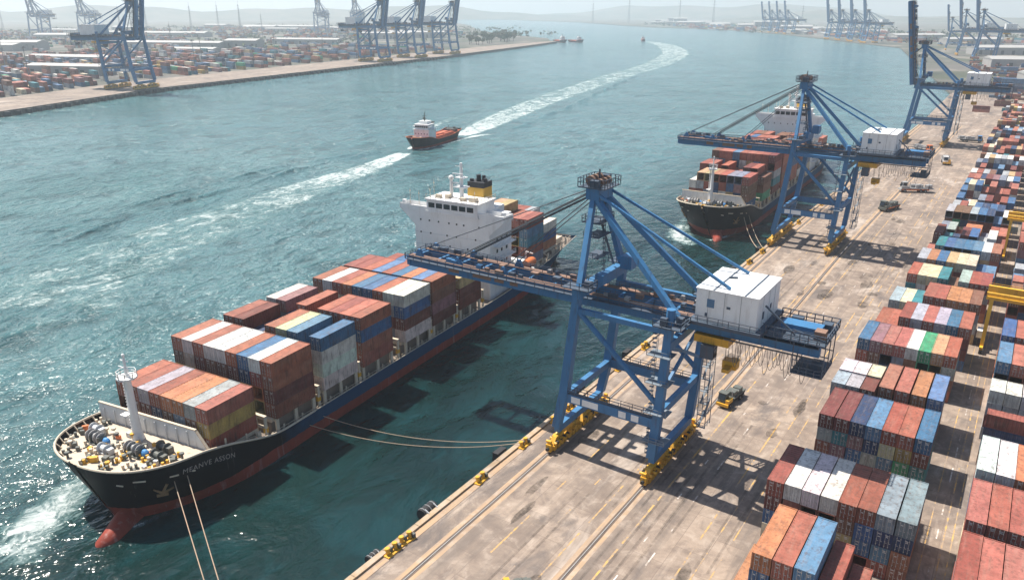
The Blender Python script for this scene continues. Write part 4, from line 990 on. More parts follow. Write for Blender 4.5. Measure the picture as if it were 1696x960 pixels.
    def vents(b):
        b.box(28.6,29.2,-6.05,-5.98,33.1,33.5); b.box(25.2,25.6,-6.05,-5.98,31.2,31.8); b.box(33.38,33.46,-3.,-2.2,31.4,32.6); b.box(33.38,33.46,1.,1.6,32.,32.8); b.cbox((27,1.2,35.95),(1.4,.3,.3),.5); b.box(26.2,26.5,-6.1,6.1,35.8,35.86); b.box(31.2,31.5,-6.1,6.1,35.8,35.86)
    part('vent',vents,'crane_dark',ho)
    for xx in (25.6,28.2,30.8):
        part('panel_seam',lambda b,xx=xx:b.box(xx-.04,xx+.04,-6.02,-5.99,30.2,35.6),'steel',ho)
    for yy in (-3,0.2,3.2):
        part('panel_seam',lambda b,yy=yy:b.box(33.39,33.42,yy-.04,yy+.04,30.2,35.6),'steel',ho)
    part('house_floor',lambda b:(b.box(22.6,34.4,-6.6,6.6,29.62,30.18),b.rail([(22.6,-6.6,30.2),(34.4,-6.6,30.2)],1.1,1.6,.06)),'crane_dark',ho)
    def tail(b):
        b.m=0; b.box(34.6,43.6,-4.6,4.6,29.6,29.75); b.rail([(34.6,-4.6,29.75),(43.6,-4.6,29.75),(43.6,4.6,29.75),(34.6,4.6,29.75)],1.5,1.2,.09)
        b.m=1; b.box(36,42,-1.4,1.4,29.75,31.); b.m=2; b.cbox((42.2,-2.,30.5),(1.6,1.8,1.5)); b.m=0; b.cbox((42.3,2.2,30.4),(1.4,1.6,1.3)); b.cbox((37.5,3.,30.3),(1.8,1.2,1.1)); b.bar((34,-4,34.2),(39,-4.3,30.6),.25,.25); b.bar((38.5,-4,31.3),(43.5,-3,29.9),.18,.18)
        b.m=0
        for yy in (-4.4,-1,2.4): b.bar((39,yy,29.6),(39,yy,24.4),.14,.14); b.bar((43.6,yy,29.6),(43.6,yy,24.4),.14,.14); b.bar((39,yy,24.4),(43.6,yy,24.4),.16,.16); b.bar((39,yy,26.6),(43.6,yy,26.6),.13,.13)
        b.box(39,43.6,-4.4,2.4,24.36,24.44); b.rail([(39,-4.4,24.44),(43.6,-4.4,24.44),(43.6,2.4,24.44)],1.1,1.1,.07); b.bar((43.6,-4.4,24.4),(43.6,2.4,24.4),.16,.16); b.bar((39,-4.4,24.4),(39,2.4,24.4),.16,.16); b.cbox((42.2,-1.2,25.2),(1.6,1.8,1.2))
    part('tail_platform',tail,['crane_dark','crane','deckrust'])
    def trol(b):
        b.m=0; b.box(23,28.8,-3.8,3.8,25.6,26.9); b.cbox((25,0,27.2),(4,4.6,.7)); b.m=1; b.box(24.5,26.7,-4.6,-2.6,23.2,25.6); b.m=2; b.box(26.7,26.75,-4.4,-2.8,23.6,25.0)
    to=part('trolley',trol,['yellow','crane_dark','glass'])
    def spr(b):
        b.box(27.2,29.6,-.9,.9,20.6,22.0); b.box(27.8,29.,-2.9,2.9,20.7,21.3)
    so_=part('spreader',spr,'yellow')
    part('hoist_rope',lambda b:[b.tube((x,y_,22),(x,y_,26),.05,.05,5) for x in (27.6,29.2) for y_ in (-.8,.8)],'cable',so_)
    def fest(b):
        r=random.Random(2)
        x=29.5
        while x<40.5:
            w=r.uniform(.9,1.5); d=r.uniform(2.2,4.4)
            for yy in (-4.1,): b.path([(x+w*(k/8),yy,27.1-d*math.sin(math.pi*k/8)**.7) for k in range(9)],.04,4)
            x+=w*.55
        b.bar((28,-3.9,27.1),(43,-3.9,27.1),.16,.22)
    part('festoon_cable',fest,'festoon')
    if single:
        o=one.build('quay_crane',MATS); o.location=loc; o.rotation_euler=(0,0,rz); o.scale=(scale,)*3
        return tag(o,label,'crane','blue ship to shore cranes')
    return S
c1=build_crane('blue lowered boom crane with white machine house reaching over the nearest ship',(-63.3,118,0),0,False)
dup(c1,'blue lowered boom crane straddling the rails beside the second ship',(-68.9,276.5,0),0,1.12).scale=(1.0,1.22,1.13)
c3=build_crane('blue crane with raised boom, nearest such crane on the near quay',(-66.8,540,0),0,True,1.2)
angL=math.atan2(184,-76.7)   # direction along the far bank
def rz_left(dx,dy):           # landward points to -x side of the bank
    a=math.atan2(dy,dx); return a+math.pi/2
dup(c3,'blue raised boom crane standing alone at the left end of the opposite quay',(-757,462,LZ),rz_left(-76.7,184),1.72)
for lab,px in (('first raised boom crane of the three together on the opposite quay',(-858,925)),('middle raised boom crane of the three together on the opposite quay',(-882,1040)),('last raised boom crane of the three, nearest the tip of the opposite quay',(-907,1165))):
    dup(c3,lab,(px[0],px[1],LZ),rz_left(-128,638),1.82)
def rz_shore(dx,dy): return math.atan2(dy,dx)-math.pi/2
fars=[(-112,1540,1.6,-8),(-150,1690,1.6,-8),(-190,1900,1.3,-8)]
farsingle=None
def far_crane(lab,x,y,rz,sc):
    global farsingle
    if farsingle is None:
        farsingle=build_crane(lab,(x,y,-.3),rz,True,sc,True); return farsingle
    c=farsingle.copy(); COL.objects.link(c); c.location=(x,y,-.3); c.rotation_euler=(0,0,rz); c.scale=(sc,)*3; c['label']=lab; return c
WHICH=['nearest','middle','farthest']
for k,(x,y,sc,a) in enumerate(fars): far_crane(f'hazy raised boom crane, {WHICH[k]} of the row beyond the third near quay crane',x+4,y,R(10),sc)
for k in range(4):
    u=k/3; x,y=-405-80*u*1.8,2205+135*u*1.8; far_crane(f'faint raised boom crane, {["right hand","third","second","left hand"][k]} one of the right cluster on far shore',x,y,R(33),1.6)
for k in range(4):
    u=k/3; x,y=-795-150*u,2905+230*u; far_crane(f'faint raised boom crane, {["right hand","third","second","left hand"][k]} one of the left cluster on far shore',x,y,R(29),1.6)
# inland cranes behind the opposite yard
for k,(x,y) in enumerate(((-2450,1180),(-2520,1360),(-2050,1900),(-2000,2020))): far_crane(f'faint crane silhouette in the haze behind the opposite yard, {ORD[k]} from left',x,y,R(120),2.2)

# ------------------------------------------------------------------ yellow yard gantries
def build_rtg(label,loc):
    S=thing('yard_gantry',label,'gantry crane',loc,0,'yellow yard gantry cranes'); X1=25.5; HY=3.6; Z=13.2
    for x in (0,X1):
        for sy in (-1,1):
            b=MB(); b.bar((x,sy*HY,1.6),(x,sy*HY*.8,Z),.75,.8,(0,1,0),.85,.85); b.build('leg',M['rtgyellow'],S)
            b=MB(); b.box(x-.35,x+.35,sy*HY-1.8,sy*HY+1.8,1.1,1.8); w=b.build('wheel_carriage',M['rtgyellow'],S)
            for j in (-1.1,1.1):
                p=MB(); p.tube((x-.35,sy*HY+j,.8),(x+.35,sy*HY+j,.8),.8,.8,14); p.build('wheel',M['black'],w)
        b=MB(); b.box(x-.4,x+.4,-HY,HY,1.8,2.6); b.build('sill_beam',M['rtgyellow'],S)
        b=MB(); b.box(x-.35,x+.35,-HY*.8,HY*.8,Z-.9,Z-.1); b.build('end_tie',M['rtgyellow'],S)
    for sy in (-1,1):
        b=MB(); b.box(-1.2,X1+1.2,sy*2.9-.45,sy*2.9+.45,Z,Z+1.7); g=b.build('girder',M['rtgyellow'],S)
        b=MB(); b.rail([(-1,sy*3.7,Z+.9),(X1+1,sy*3.7,Z+.9)],1.1,2,.06); b.box(-1,X1+1,*sorted((sy*3.4,sy*3.9)),Z+.8,Z+.88); b.build('handrail',M['rtgyellow'],g)
    b=MB(); b.box(7,12,-3.4,3.4,Z+1.75,Z+2.4); b.m=1; b.box(8,11,-2,2,Z+2.4,Z+4.0); b.m=2; b.box(7.6,9,-2.2,-.4,Z-2.6,Z-.2); b.build('trolley',[M['rtgyellow'],M['housewhite'],M['glass']],S)
    b=MB(); b.cbox((10,0,Z-2.5),(2.4,6.,.6)); 
    for x in (9,11):
        for yy in (-2,2): b.tube((x,yy,Z-2.4),(x,yy,Z+1.8),.06,.06,5)
    b.build('spreader',M['rtgyellow'],S)
    b=MB(); b.cbox((-.9,0,3.6),(1.3,3.,1.8)); b.build('engine_box',M['housewhite'],S)
    return S
g1=build_rtg('yellow yard gantry nearer the camera, spanning the right container block',(-.7,206.5,0))
dup(g1,'yellow yard gantry farther back over the right container block',(-.6,294,0))

# ------------------------------------------------------------------ vehicles on the quay
def build_tractor(label,loc,rz,mats,load,sc=1):
    S=thing('terminal_tractor',label,'truck',loc,rz,'terminal vehicles on the quay',sc)
    b=MB(); b.box(-1.1,1.1,-3.2,5.2,.75,1.15); b.box(-.5,.5,-3.4,5.3,.55,.8); b.build('chassis',mats[1],S)
    b=MB(); b.hexa([(-1.25,-3.3,1.1),(.45,-3.3,1.1),(.45,-1.4,1.1),(-1.25,-1.4,1.1),(-1.2,-2.9,3.1),(.4,-2.9,3.1),(.4,-1.45,3.1),(-1.2,-1.45,3.1)]); b.box(-1.3,.5,-3.0,-1.35,3.1,3.2); cb=b.build('cab',mats[0],S)
    b=MB(); b.hexa([(-1.1,-3.33,1.9),(.3,-3.33,1.9),(.3,-3.3,1.9),(-1.1,-3.3,1.9),(-1.08,-3.0,2.9),(.28,-3.0,2.9),(.28,-2.95,2.9),(-1.08,-2.95,2.9)]); b.box(-1.28,-1.24,-2.7,-1.7,1.9,2.9); b.box(.44,.48,-2.7,-1.7,1.9,2.9); b.build('window',M['glass'],cb)
    b=MB(); b.box(.55,1.25,-3.4,-1.3,1.15,2.0); b.box(-1.3,1.3,-3.7,-3.35,.6,1.2); b.build('engine_hood',M['yellow'] if mats[1] is M['black'] else mats[0],S)
    for x in (-1.05,1.05):
        for yy in (-2.3,2.6,4.0):
            b=MB(); b.tube((x-.22,yy,.52),(x+.22,yy,.52),.52,.52,12); w=b.build('wheel',M['black'],S); b=MB(); b.tube((x-.235,yy,.52),(x+.235,yy,.52),.24,.24,8); b.build('rim',M['steel'],w)
    b=MB(); b.tube((.9,-1.0,1.1),(.9,-1.0,3.4),.11,.11,8); b.build('exhaust_pipe',M['steel'],S)
    b=MB(); r=random.Random(load)
    if load==1:
        b.box(-1.2,1.2,-.6,5.2,1.2,1.5); b.box(-.9,.9,0,1.6,1.5,2.5); b.cbox((.2,3.2,2.),(1.6,1.4,1.)); b.tube((-1.,2.2,1.9),(1.,2.2,1.9),.5,.5,10)
    else:
        b.box(-1.25,1.25,-.9,6.5,1.2,1.45)
        for k in range(9): b.cbox((r.uniform(-.8,.8),r.uniform(-.3,5.8),1.45+.4),(r.uniform(.5,1.3),r.uniform(.5,1.6),r.uniform(.6,1.4)),r.random())
        for x in (-1.2,1.2):
            for yy in (-.6,1.5,3.6,5.8): b.box(x-.06,x+.06,yy-.06,yy+.06,1.45,2.6)
    b.build('load_bed',mats[2],S)
    return S
build_tractor('dark terminal tractor with yellow front on the quay behind the nearest crane',(-42.2,144.5,0),R(-6),(M['machine'],M['black'],M['machine']),1)
build_tractor('orange and grey flatbed truck farther back on the open quay',(-41.1,385,0),R(-62),(M['steel'],M['orange'],M['steel']),2,1.4)
build_tractor('small orange and black tractor between crane legs and the flatbed truck',(-43.8,342.5,0),R(-20),(M['machine'],M['orange'],M['machine']),1,1.3)
build_tractor('yellow service vehicle cut off by the bottom edge of the photo',(-49.0,73.6,0),R(-40),(M['yellow'],M['black'],M['machine']),1,.5)
for k,(x,y) in enumerate(((-36,470),(-50,505),(-30,560))): build_tractor(f'tiny distant truck on the far quay, {ORD[k]} beyond the flatbed',(x,y,0),R(10+40*k),((M['white'],M['orange'],M['bluecover'])[k],M['black'],M['steel']),2,1.4)

# ------------------------------------------------------------------ quay edge furniture
def build_bollard(label,loc,rz=0):
    S=thing('mooring_bollard',label,'bollard',loc,rz,'yellow bollards along the quay edge')
    b=MB(); b.box(-.75,.75,-1.5,1.5,0,.2); b.build('base_plate',M['yellow'],S)
    for yy in (-.8,.8):
        b=MB(); b.tube((0,yy,.2),(-.1,yy,1.0),.34,.3,12); b.tube((-.1,yy,1.0),(-.12,yy,1.25),.46,.4,12); b.build('post',M['yellow'],S)
    b=MB(); b.bar((-.05,-.8,.7),(-.05,.8,.7),.18,.3); b.cbox((.35,1.3,.5),(.5,.5,.7)); b.cbox((-.3,0,.4),(.7,.5,.5)); b.build('hook',M['machine'],S)
    return S
by=[69.6,72.8,92.4,106.2,117.6,123.4]
bol=build_bollard('yellow mooring bollard on the quay edge, first from the bottom of the photo',(QX+1.1,by[0],.05))
def zth(y): return ORD[y]
for k,y in enumerate(by[1:]): dup(bol,f'yellow mooring bollard on the quay edge, {ORD[k+1]} from the bottom of the photo',(QX+1.1,y,.05),R(random.uniform(-8,8)))
for k,y in enumerate((146,160,172,186,199,213,226,240,254,300,318,336)): dup(bol,f'small rusty bollard on the quay edge, {ORD[k]} past the nearest crane',(QX+1.1,y,.05),R(random.uniform(-8,8)),1.1)
def build_fender(label,loc,kind):
    S=thing('quay_fender',label,'fender',loc,0,'rubber fenders on the quay wall')
    b=MB()
    if kind==0:
        b.tube((-.9,-1.5,-.2),(-.9,1.5,-.2),.95,.95,16); b.build('rubber_roll',M['black'],S); 
        for yy in (-1.1,0,1.1):
            b=MB(); 
            for k in range(12):
                a0,a1=k*math.pi/6,(k+1)*math.pi/6; b.bar((-.9+math.cos(a0),yy,-.2+math.sin(a0)),(-.9+math.cos(a1),yy,-.2+math.sin(a1)),.12,.14)
            b.build('chain_band',M['steel'],S)
        b=MB(); b.bar((.3,-1.,.35),(-.5,-1.,.75),.14,.14); b.bar((.3,1.,.35),(-.5,1.,.75),.14,.14); b.build('bracket',M['greywall'],S)
    else:
        b.box(-1.5,-.3,-1.4,1.4,-1.9,.7); b.build('panel',M['black'],S); b=MB(); b.box(-.3,0,-.9,.9,-1.5,.3); b.build('bracket',M['machine'],S)
    return S
f0=build_fender('black tyre roll fender hanging below the first yellow bollard',(QX-.2,67.6,-.2),0); f0.scale=(.75,.75,.75)
dup(f0,'black and grey tyre roll fender between the second and third yellow bollards',(QX-.3,80.8,.05),0,1.05)
f1=build_fender('black square fender panel beside the fourth yellow bollard',(QX-.3,101.5,0),1)
for k,y in enumerate((132,155,178,205,232,258)): dup(f1,f'dark fender panel on the quay wall, {ORD[k]} past the nearest crane',(QX-.3,y,0))

# fenders along the opposite quay
fl=MB(); fl.tube((0,0,-1.8),(0,0,1.6),2.3,2.3,10); fl.box(-2.4,2.4,-1,1,-1.9,-1.2)
ft=None
k=0
for (xa,ya),(xb,yb) in zip(LB[1:],LB[2:4]):
    n=int(math.hypot(xb-xa,yb-ya)/11)
    for i in range(n):
        u=(i+.5)/n; x,y=xa+(xb-xa)*u,ya+(yb-ya)*u
        if ft is None: ft=fl.build('quay_fender',M['black']); o=ft
        else: o=ft.copy(); COL.objects.link(o)
        o.location=(x+1.4,y+.5,-.1); s=random.uniform(.85,1.15); o.scale=(s,s,s*.95)
        tag(o,'round dark fender on the waterline of the opposite quay wall','fender','fenders along the opposite quay')
# ------------------------------------------------------------------ ropes
def rope(label,p0,p1,sag,r=.09):
    b=MB(); b.path(arcpts(p0,p1,sag,22),r,6); tag(b.build('mooring_rope',M['rope']),label,'rope','mooring ropes')
ms=Matrix.LocRotScale(ship.location,ship.rotation_euler,ship.scale); ms2=Matrix.LocRotScale(ship2.location,ship2.rotation_euler,ship2.scale)
def hp(m,x,z): return tuple(m@Vector((hull.w(x,z)+hull.off(x,z),x,z)))
rope('left of two tan mooring ropes running from the near bow to the quay',hp(ms,8.4,4.6),(QX+.3,41.5,.9),.4,.075)
rope('right of two tan mooring ropes running from the near bow to the quay',hp(ms,10.4,4.8),(QX+.3,43.2,.9),.4,.075)
rope('upper slack tan rope from the ship side to the fourth yellow bollard',hp(ms,42,.6),(QX+1,106.9,.9),2.5,.07)
rope('lower slack tan rope from the ship side to the fourth yellow bollard',hp(ms,38,.6),(QX+1,105.6,.9),2.6,.07)
rope('left slack rope hanging from the second ship bow to the quay',hp(ms2,10.5,4.),(QX+1,254,.9),2.6,.13)
rope('right slack rope hanging from the second ship bow to the quay',hp(ms2,14,4.),(QX+1,256,.9),1.4,.10)

# ------------------------------------------------------------------ small ship under way
def build_coaster(label,loc,rz,sc=1):
    S=thing('coaster',label,'ship',loc,rz,scale=sc); h=Hull(56,13.,5.4,2.0,fine=18,full=9,rake=3,sheer=22,zb=-5)
    h.mesh(36,8).build('hull',M['tughull'],S,smooth=True)
    h.deck(.5,55.8,-.9,30).build('deck',M['reddeck'],S)
    b=MB(); 
    for q in h.rim(40,55.9,.02): b.path(q,.16,5)
    b.build('bulwark_rail',M['orange'],S)
    b=MB(); b.box(-5.2,5.2,12.,21,1,8.4); b.box(-5.8,5.8,11.6,21.4,8.4,8.7); b.box(-4.6,4.6,12.2,20,8.7,11.4); b.box(-6,6,12.2,15.4,10.,10.6); b.box(-5,5,11.9,20.3,11.4,11.7); b.box(-2.6,3,14,19.5,11.7,13.4); ac=b.build('accommodation_block',M['white'],S)
    for k in range(6): b=MB(); b.box(-4.3+k*1.5,-3.1+k*1.5,12.12,12.18,9.7,10.7); b.build('window',M['glass'],ac)
    for z in (3.4,6.):
        for k in range(5): b=MB(); b.tube((-4+k*2,11.94,z),(-4+k*2,12.02,z),.35,.35,8); b.build('porthole',M['glass'],ac)
    b=MB(); b.tube((0,16.5,13.4),(0,16.5,19),.5,.2,8); b.bar((-1.6,16.5,16.4),(1.6,16.5,16.4),.2,.2); b.cbox((0,16.2,15),(1.6,1,.9)); b.build('mast',M['machine'],S)
    b=MB(); b.box(1.2,3.4,20,22.6,8.7,12.6); b.build('funnel',M['machine'],S)
    b=MB(); b.box(-4.6,4.6,24,47,1.2,2.6); b.box(-4.4,4.4,24.2,33,2.6,3.2); b.box(-4.4,4.4,34,46,2.6,3.5); b.build('hatch_cover',M['redcargo'],S)
    b=MB()
    for k in range(6): b.box(-5.8,-5.4,24+k*4,24.4+k*4,1,2.6); b.box(5.4,5.8,24+k*4,24.4+k*4,1,2.6)
    b.tube((-3,30,3.7),(-3,45,3.7),.3,.3,8); b.tube((2.5,26,3.5),(2.5,46,3.8),.35,.35,8); b.build('deck_pipe',M['reddeck'],S)
    b=MB(); b.box(-3.6,3.6,49.5,53.6,2,4.2); b.cbox((2,52,4.8),(1.6,1.2,1.2)); b.tube((-2,52,4),(-2,52,6.4),.2,.2,6); b.build('stern_house',M['machine'],S)
    b=MB(); b.cbox((-1.5,6,4.6),(2,1.4,1.2)); b.cbox((2,7,4.4),(1.4,1.8,1.)); b.tube((0,3.5,4.6),(0,3.5,6.4),.14,.14,6)
    for k in range(7): b.cbox((-3+k,8.5,4),(.5,.5,.8))
    b.build('deck_gear',M['cream'],S)
    return S
cst=build_coaster('small black ship with white bridge forward and red deck, making a long white wake',(-309.5,353.,0),math.atan2(10.5,55.6))
dup(cst,'tiny boat far up the channel at the bend of the white wake',(-953,2072,0),R(-150),.75)
dup(cst,'dark workboat moored at the tip of the opposite quay, left one',(-1062,1835,0),R(60),1.1)
dup(cst,'dark workboat moored at the tip of the opposite quay, right one',(-1030,1870,0),R(70),1.0)

# ------------------------------------------------------------------ foam
def foam_strip(name,pts,half,dens,nv=9,prof=None,z=.06,step=6.):
    """pts: polyline, half: half widths, dens: density along; prof(v,u) shape across"""
    b=MB(); b.c=(0,0,0,1); P=[]
    for i in range(len(pts)-1):
        (xa,ya),(xb,yb)=pts[i],pts[i+1]; n=max(1,int(math.hypot(xb-xa,yb-ya)/step))
        for k in range(n+(1 if i==len(pts)-2 else 0)):
            u=k/n; P.append((xa+(xb-xa)*u,ya+(yb-ya)*u,half[i]+(half[i+1]-half[i])*u,dens[i]+(dens[i+1]-dens[i])*u))
    for _ in range(6): P=[P[0]]+[tuple((P[i-1][j]+2*P[i][j]+P[i+1][j])/4 for j in range(4)) for i in range(1,len(P)-1)]+[P[-1]]
    rows=[]; cols=[]
    for i,(x,y,h,d) in enumerate(P):
        q=P[min(i+1,len(P)-1)]; p=P[max(0,i-1)]; t=Vector((q[0]-p[0],q[1]-p[1],0)).normalized(); nn=Vector((-t.y,t.x,0)); u=i/(len(P)-1)
        rows.append([(x+nn.x*h*v,y+nn.y*h*v,WATER_Z+z) for v in [(-1+2*j/(nv-1)) for j in range(nv)]])
        for j in range(nv):
            v=-1+2*j/(nv-1); a=(prof(v,u) if prof else (1-v*v)); e=min(1,i/2.,(len(P)-1-i)/2.); w=max(0,d*a*e); cols.append((w,w,w,1))
    b.grid(rows); b.col=cols
    return tag(b.build(name,M['foam'],vcol=True),'white churned foam on the water surface','foam',kind='stuff')
wake=[(-319.6,405),(-324,432),(-343.7,489),(-374,588),(-407,709),(-444,861),(-478,1017),(-506,1151),(-551,1311),(-604,1466),(-673,1625),(-770,1815),(-870,1971),(-949.7,2072)]
FWD=[(-308.8,351),(-298.6,318.5),(-290.1,290.7),(-286.9,270.2),(-279.6,240),(-270,208),(-264.3,182.5),(-260.5,163.6),(-255.6,146),(-246.6,125),(-236,104),(-222,84)]
wp=lambda v,u: .35*math.exp(-((abs(v)-.42)/.2)**2)+.86*math.exp(-(v/.58)**2)
foam_strip('wake_foam',wake,[8,16,25,31,35,38,42,46,52,58,58,50,34,8],[1.2,1.05,.93,.86,.82,.79,.79,.80,.82,.86,.86,.86,.86,.8],11,wp)
foam_strip('wake_foam',FWD,[8,13,18,22,27,32,36,40,44,46,50,58],[1.2,1.02,.93,.86,.80,.75,.71,.68,.66,.65,.66,.68],11,wp)
for sd in (-1,1):
    ca,sa=math.cos(cst.rotation_euler.z),math.sin(cst.rotation_euler.z)
    L2=[]; 
    for s_,t_ in ((-3,sd*.5),(4,sd*5.),(14,sd*7.4),(30,sd*8.2),(48,sd*8.8),(62,sd*10.5),(80,sd*18)): L2.append((cst.location.x+t_*ca-s_*sa,cst.location.y+t_*sa+s_*ca))
    foam_strip('bow_foam',L2,[2,3,2.4,2.,2.4,4,8],[1.15,1.1,.9,.8,.9,1.,.7],7,None,.07,3.)
foam_strip('side_foam',[(-392,560),(-376,470),(-352,410),(-333,388)],[12,9,6,3],[.4,.6,.9,.8],7)
def loc2w(m,s,t): q=m@Vector((t,s,0)); return (q.x,q.y)
for m in (ms,ms2):
    k=1. if m is ms else 1.
    foam_strip('bow_foam',[loc2w(m,s,t) for s,t in ((-13,5),(-9,-2.),(-3,-7),(4,-9),(12,-11.5),(22,-14.5),(36,-17))],[5,7,7.5,6.5,5,4,3],[.6,.78,.86,.8,.66,.5,.3],9,lambda v,u:1-.8*v*v,.06,2.)
    foam_strip('side_foam',[loc2w(m,s,t) for s,t in ((-5.5,2),(-3.,7.),(3,8.6),(12,11.6),(22,13.6),(36,15.3),(60,15.9),(100,16.)) ],[1.,1.4,1.6,1.5,1.3,1.1,.9,.8],[.7,.72,.7,.6,.5,.42,.35,.2],7,None,.09,2.)
foam_strip('bow_foam',[loc2w(ms,s,t) for s,t in ((-22,9),(-19,-3),(-12,-14),(-2,-20),(12,-24),(30,-27))],[5,7,8,7,6,5],[.3,.45,.5,.45,.35,.25],9,lambda v,u:1-.7*v*v,.05,3.)
# diverging wave ridges either side of the wake
def ridge_wave(pts,w,h):
    b=MB(); rows=[]
    P=[]
    for (xa,ya),(xb,yb) in zip(pts,pts[1:]):
        n=max(2,int(math.hypot(xb-xa,yb-ya)/8))
        for k in range(n): P.append((xa+(xb-xa)*k/n,ya+(yb-ya)*k/n))
    for i,(x,y) in enumerate(P):
        q=P[min(i+1,len(P)-1)]; p=P[max(0,i-1)]; t=Vector((q[0]-p[0],q[1]-p[1],0)).normalized(); n=Vector((-t.y,t.x,0)); u=i/max(1,len(P)-1); hh=h*math.sin(math.pi*u)**.5*(.6+.4*math.sin(i*.9)+.2*math.sin(i*2.3)); o=.8*math.sin(i*.55)
        rows.append([(x+n.x*(v*w+o),y+n.y*(v*w+o),WATER_Z-.05+hh*g) for v,g in ((-1,0),(-.6,.25),(-.25,.8),(0,1),(.2,.75),(.45,.2),(.8,0))])
    b.grid(rows); tag(b.build('water_swell',M['water'],smooth=True),kind='structure')
ridge_wave([(-322,345),(-322,290),(-312,230),(-300,170),(-282,120),(-255,84)],4.,1.2); ridge_wave([(-330,330),(-334,270),(-322,200),(-305,140),(-280,98)],3.5,.9)
ridge_wave([(-300,420),(-345,610),(-410,830),(-460,1010)],4.5,1.3)

# ------------------------------------------------------------------ far shore clutter: sheds, masts, trees
SHEDN=[0]
def shed(x,y,w,d,h,rz,lab):
    S=thing('warehouse',lab,'building',(x,y,LZ-.05 if x<-900 and y<2500 else -.3),rz,'warehouses along the shores')
    b=MB(); b.box(-w/2,w/2,-d/2,d/2,0,h); b.build('wall',M['shedwall'],S)
    b=MB(); b.hexa([(-w/2-.6,-d/2-.6,h),(w/2+.6,-d/2-.6,h),(w/2+.6,d/2+.6,h),(-w/2-.6,d/2+.6,h),(-w/2-.6,-.3,h+d*.09),(w/2+.6,-.3,h+d*.09),(w/2+.6,.3,h+d*.09),(-w/2-.6,.3,h+d*.09)]); b.build('roof',M['roofwhite'],S)
    n=max(2,int(w/16))
    for k in range(min(n,8)):
        b=MB(); xx=-w/2+(k+.5)*w/min(n,8); b.box(xx-2.6,xx+2.6,-d/2-.1,-d/2+.05,0,h*.6); b.build('door',M['sheddark'],S)
rW=random.Random(31)
def shedset(n,fx,lab):
    for k in range(n):
        x,y,w,d,h,a=fx(rW); shed(x,y,w,d,h,a,lab+f', {NUM[k]} of {NUM[n-1]} counting by distance')
NUM=['one','two','three','four','five','six','seven','eight','nine','ten','eleven','twelve','thirteen','fourteen','fifteen','sixteen','seventeen','eighteen','nineteen','twenty']
for k,(x,y,w,d,h,a) in enumerate(((-1010,520,110,26,11,20),(-1230,640,150,30,10,18),(-1880,700,420,40,12,22),(-1560,1020,260,36,12,20),(-1480,1330,170,34,11,20),(-2300,1450,380,44,12,22),(-1300,900,90,28,10,20),(-2700,2300,340,50,14,25))):
    shed(x,y,w,d,h,R(a),f'pale roofed warehouse in the haze behind the opposite yard, {ORD[k]} of eight')
for k,(x,y,w,d,h,a) in enumerate(((60,640,46,26,9,4),(92,780,80,34,10,6),(40,860,60,26,9,2),(150,900,90,40,12,10),(30,1080,110,40,11,15),(140,1220,130,46,13,12),(-20,1380,120,40,12,20),(120,1560,160,50,14,10),(-60,1780,150,44,13,25),(60,2050,170,50,14,22),(-170,2260,130,44,13,35),(-330,2560,150,46,13,40))):
    shed(x,y,w,d,h,R(a),f'pale roofed shed beyond the near yard, {ORD[k]} back from the containers')
pts=sorted([(rW.random(),rW.uniform(40,420)) for _ in range(30)])
for k,(u,dd) in enumerate(pts):
    x=-560-1700*u+rW.uniform(-40,40)+dd*.3; y=2700+2000*u+dd; shed(x,y,rW.uniform(40,170),rW.uniform(24,60),rW.choice([8,10,14,20,32]),R(rW.uniform(10,60)),f'faint low building in the far shore skyline, number {k+1} from right')
pts=sorted([(rW.uniform(-3200,-1300),rW.uniform(700,2500)) for _ in range(26)])
kk=0
for (x,y) in pts:
    if y>-x*1.0+300 or x>lb_edge(min(1780,y))-420: continue
    kk+=1; shed(x,y,rW.uniform(50,190),rW.uniform(24,44),rW.choice([8,9,12,16]),R(rW.uniform(5,35)),f'faint shed among trees behind the opposite yard, number {kk} from left')
def mast_mesh(kind):
    b=MB()
    if kind==0:
        for sx,sy in ((-1,-1),(1,-1),(1,1),(-1,1)): b.bar((sx*2.2,sy*2.2,0),(sx*.35,sy*.35,60),.35,.35,(0,1,0),.22,.22)
        for k in range(12):
            z=k*5; w=2.2-1.85*z/60; w2=2.2-1.85*(z+5)/60
            for sx,sy,tx,ty in ((-1,-1,1,-1),(1,-1,1,1),(1,1,-1,1),(-1,1,-1,-1)): b.bar((sx*w,sy*w,z),(tx*w2,ty*w2,z+5),.16,.16); b.bar((sx*w,sy*w,z),(tx*w,ty*w,z),.14,.14)
        b.bar((0,0,58),(0,0,68),.25,.25)
        for z in (44,51,57): b.bar((-6,0,z),(6,0,z),.3,.3)
    else:
        b.tube((0,0,0),(0,0,34),.5,.25,8); b.cbox((0,0,34),(4,1.2,.5)); b.cbox((0,0,33),(1.2,4,.5)); b.bar((-2.4,0,32),(2.4,0,34.6),.2,.2)
    return b
mm=[None,None]
def mast(kind,x,y,s,lab):
    if mm[kind] is None: o=mast_mesh(kind).build('lattice_mast' if kind==0 else 'light_mast',M['lattice']); mm[kind]=o
    else: o=mm[kind].copy(); COL.objects.link(o)
    o.location=(x,y,LZ-.1 if x<-850 and y<2300 else -.3); o.scale=(s,s,s); tag(o,lab,'mast','masts and pylons on the skyline')
lm=[(-905,420),(-960,560),(-1000,700),(-1035,860),(-930,640),(-1075,1000),(-1180,520),(-1120,1180)]
for k,(x,y) in enumerate(lm): mast(1,x,y,1.15,f'slim floodlight mast in the opposite yard, {ORD[k]} one')
rM=random.Random(77)
sky=[(25,3000),(60,2500),(78,2700),(100,3300),(140,3500),(270,2800),(303,3000),(340,3400),(371,2000),(402,3200),(440,3600),(470,3100),(500,2900),(770,3000),(960,5200),(1010,5600),(1080,5200),(1127,5000),(1250,4300)]
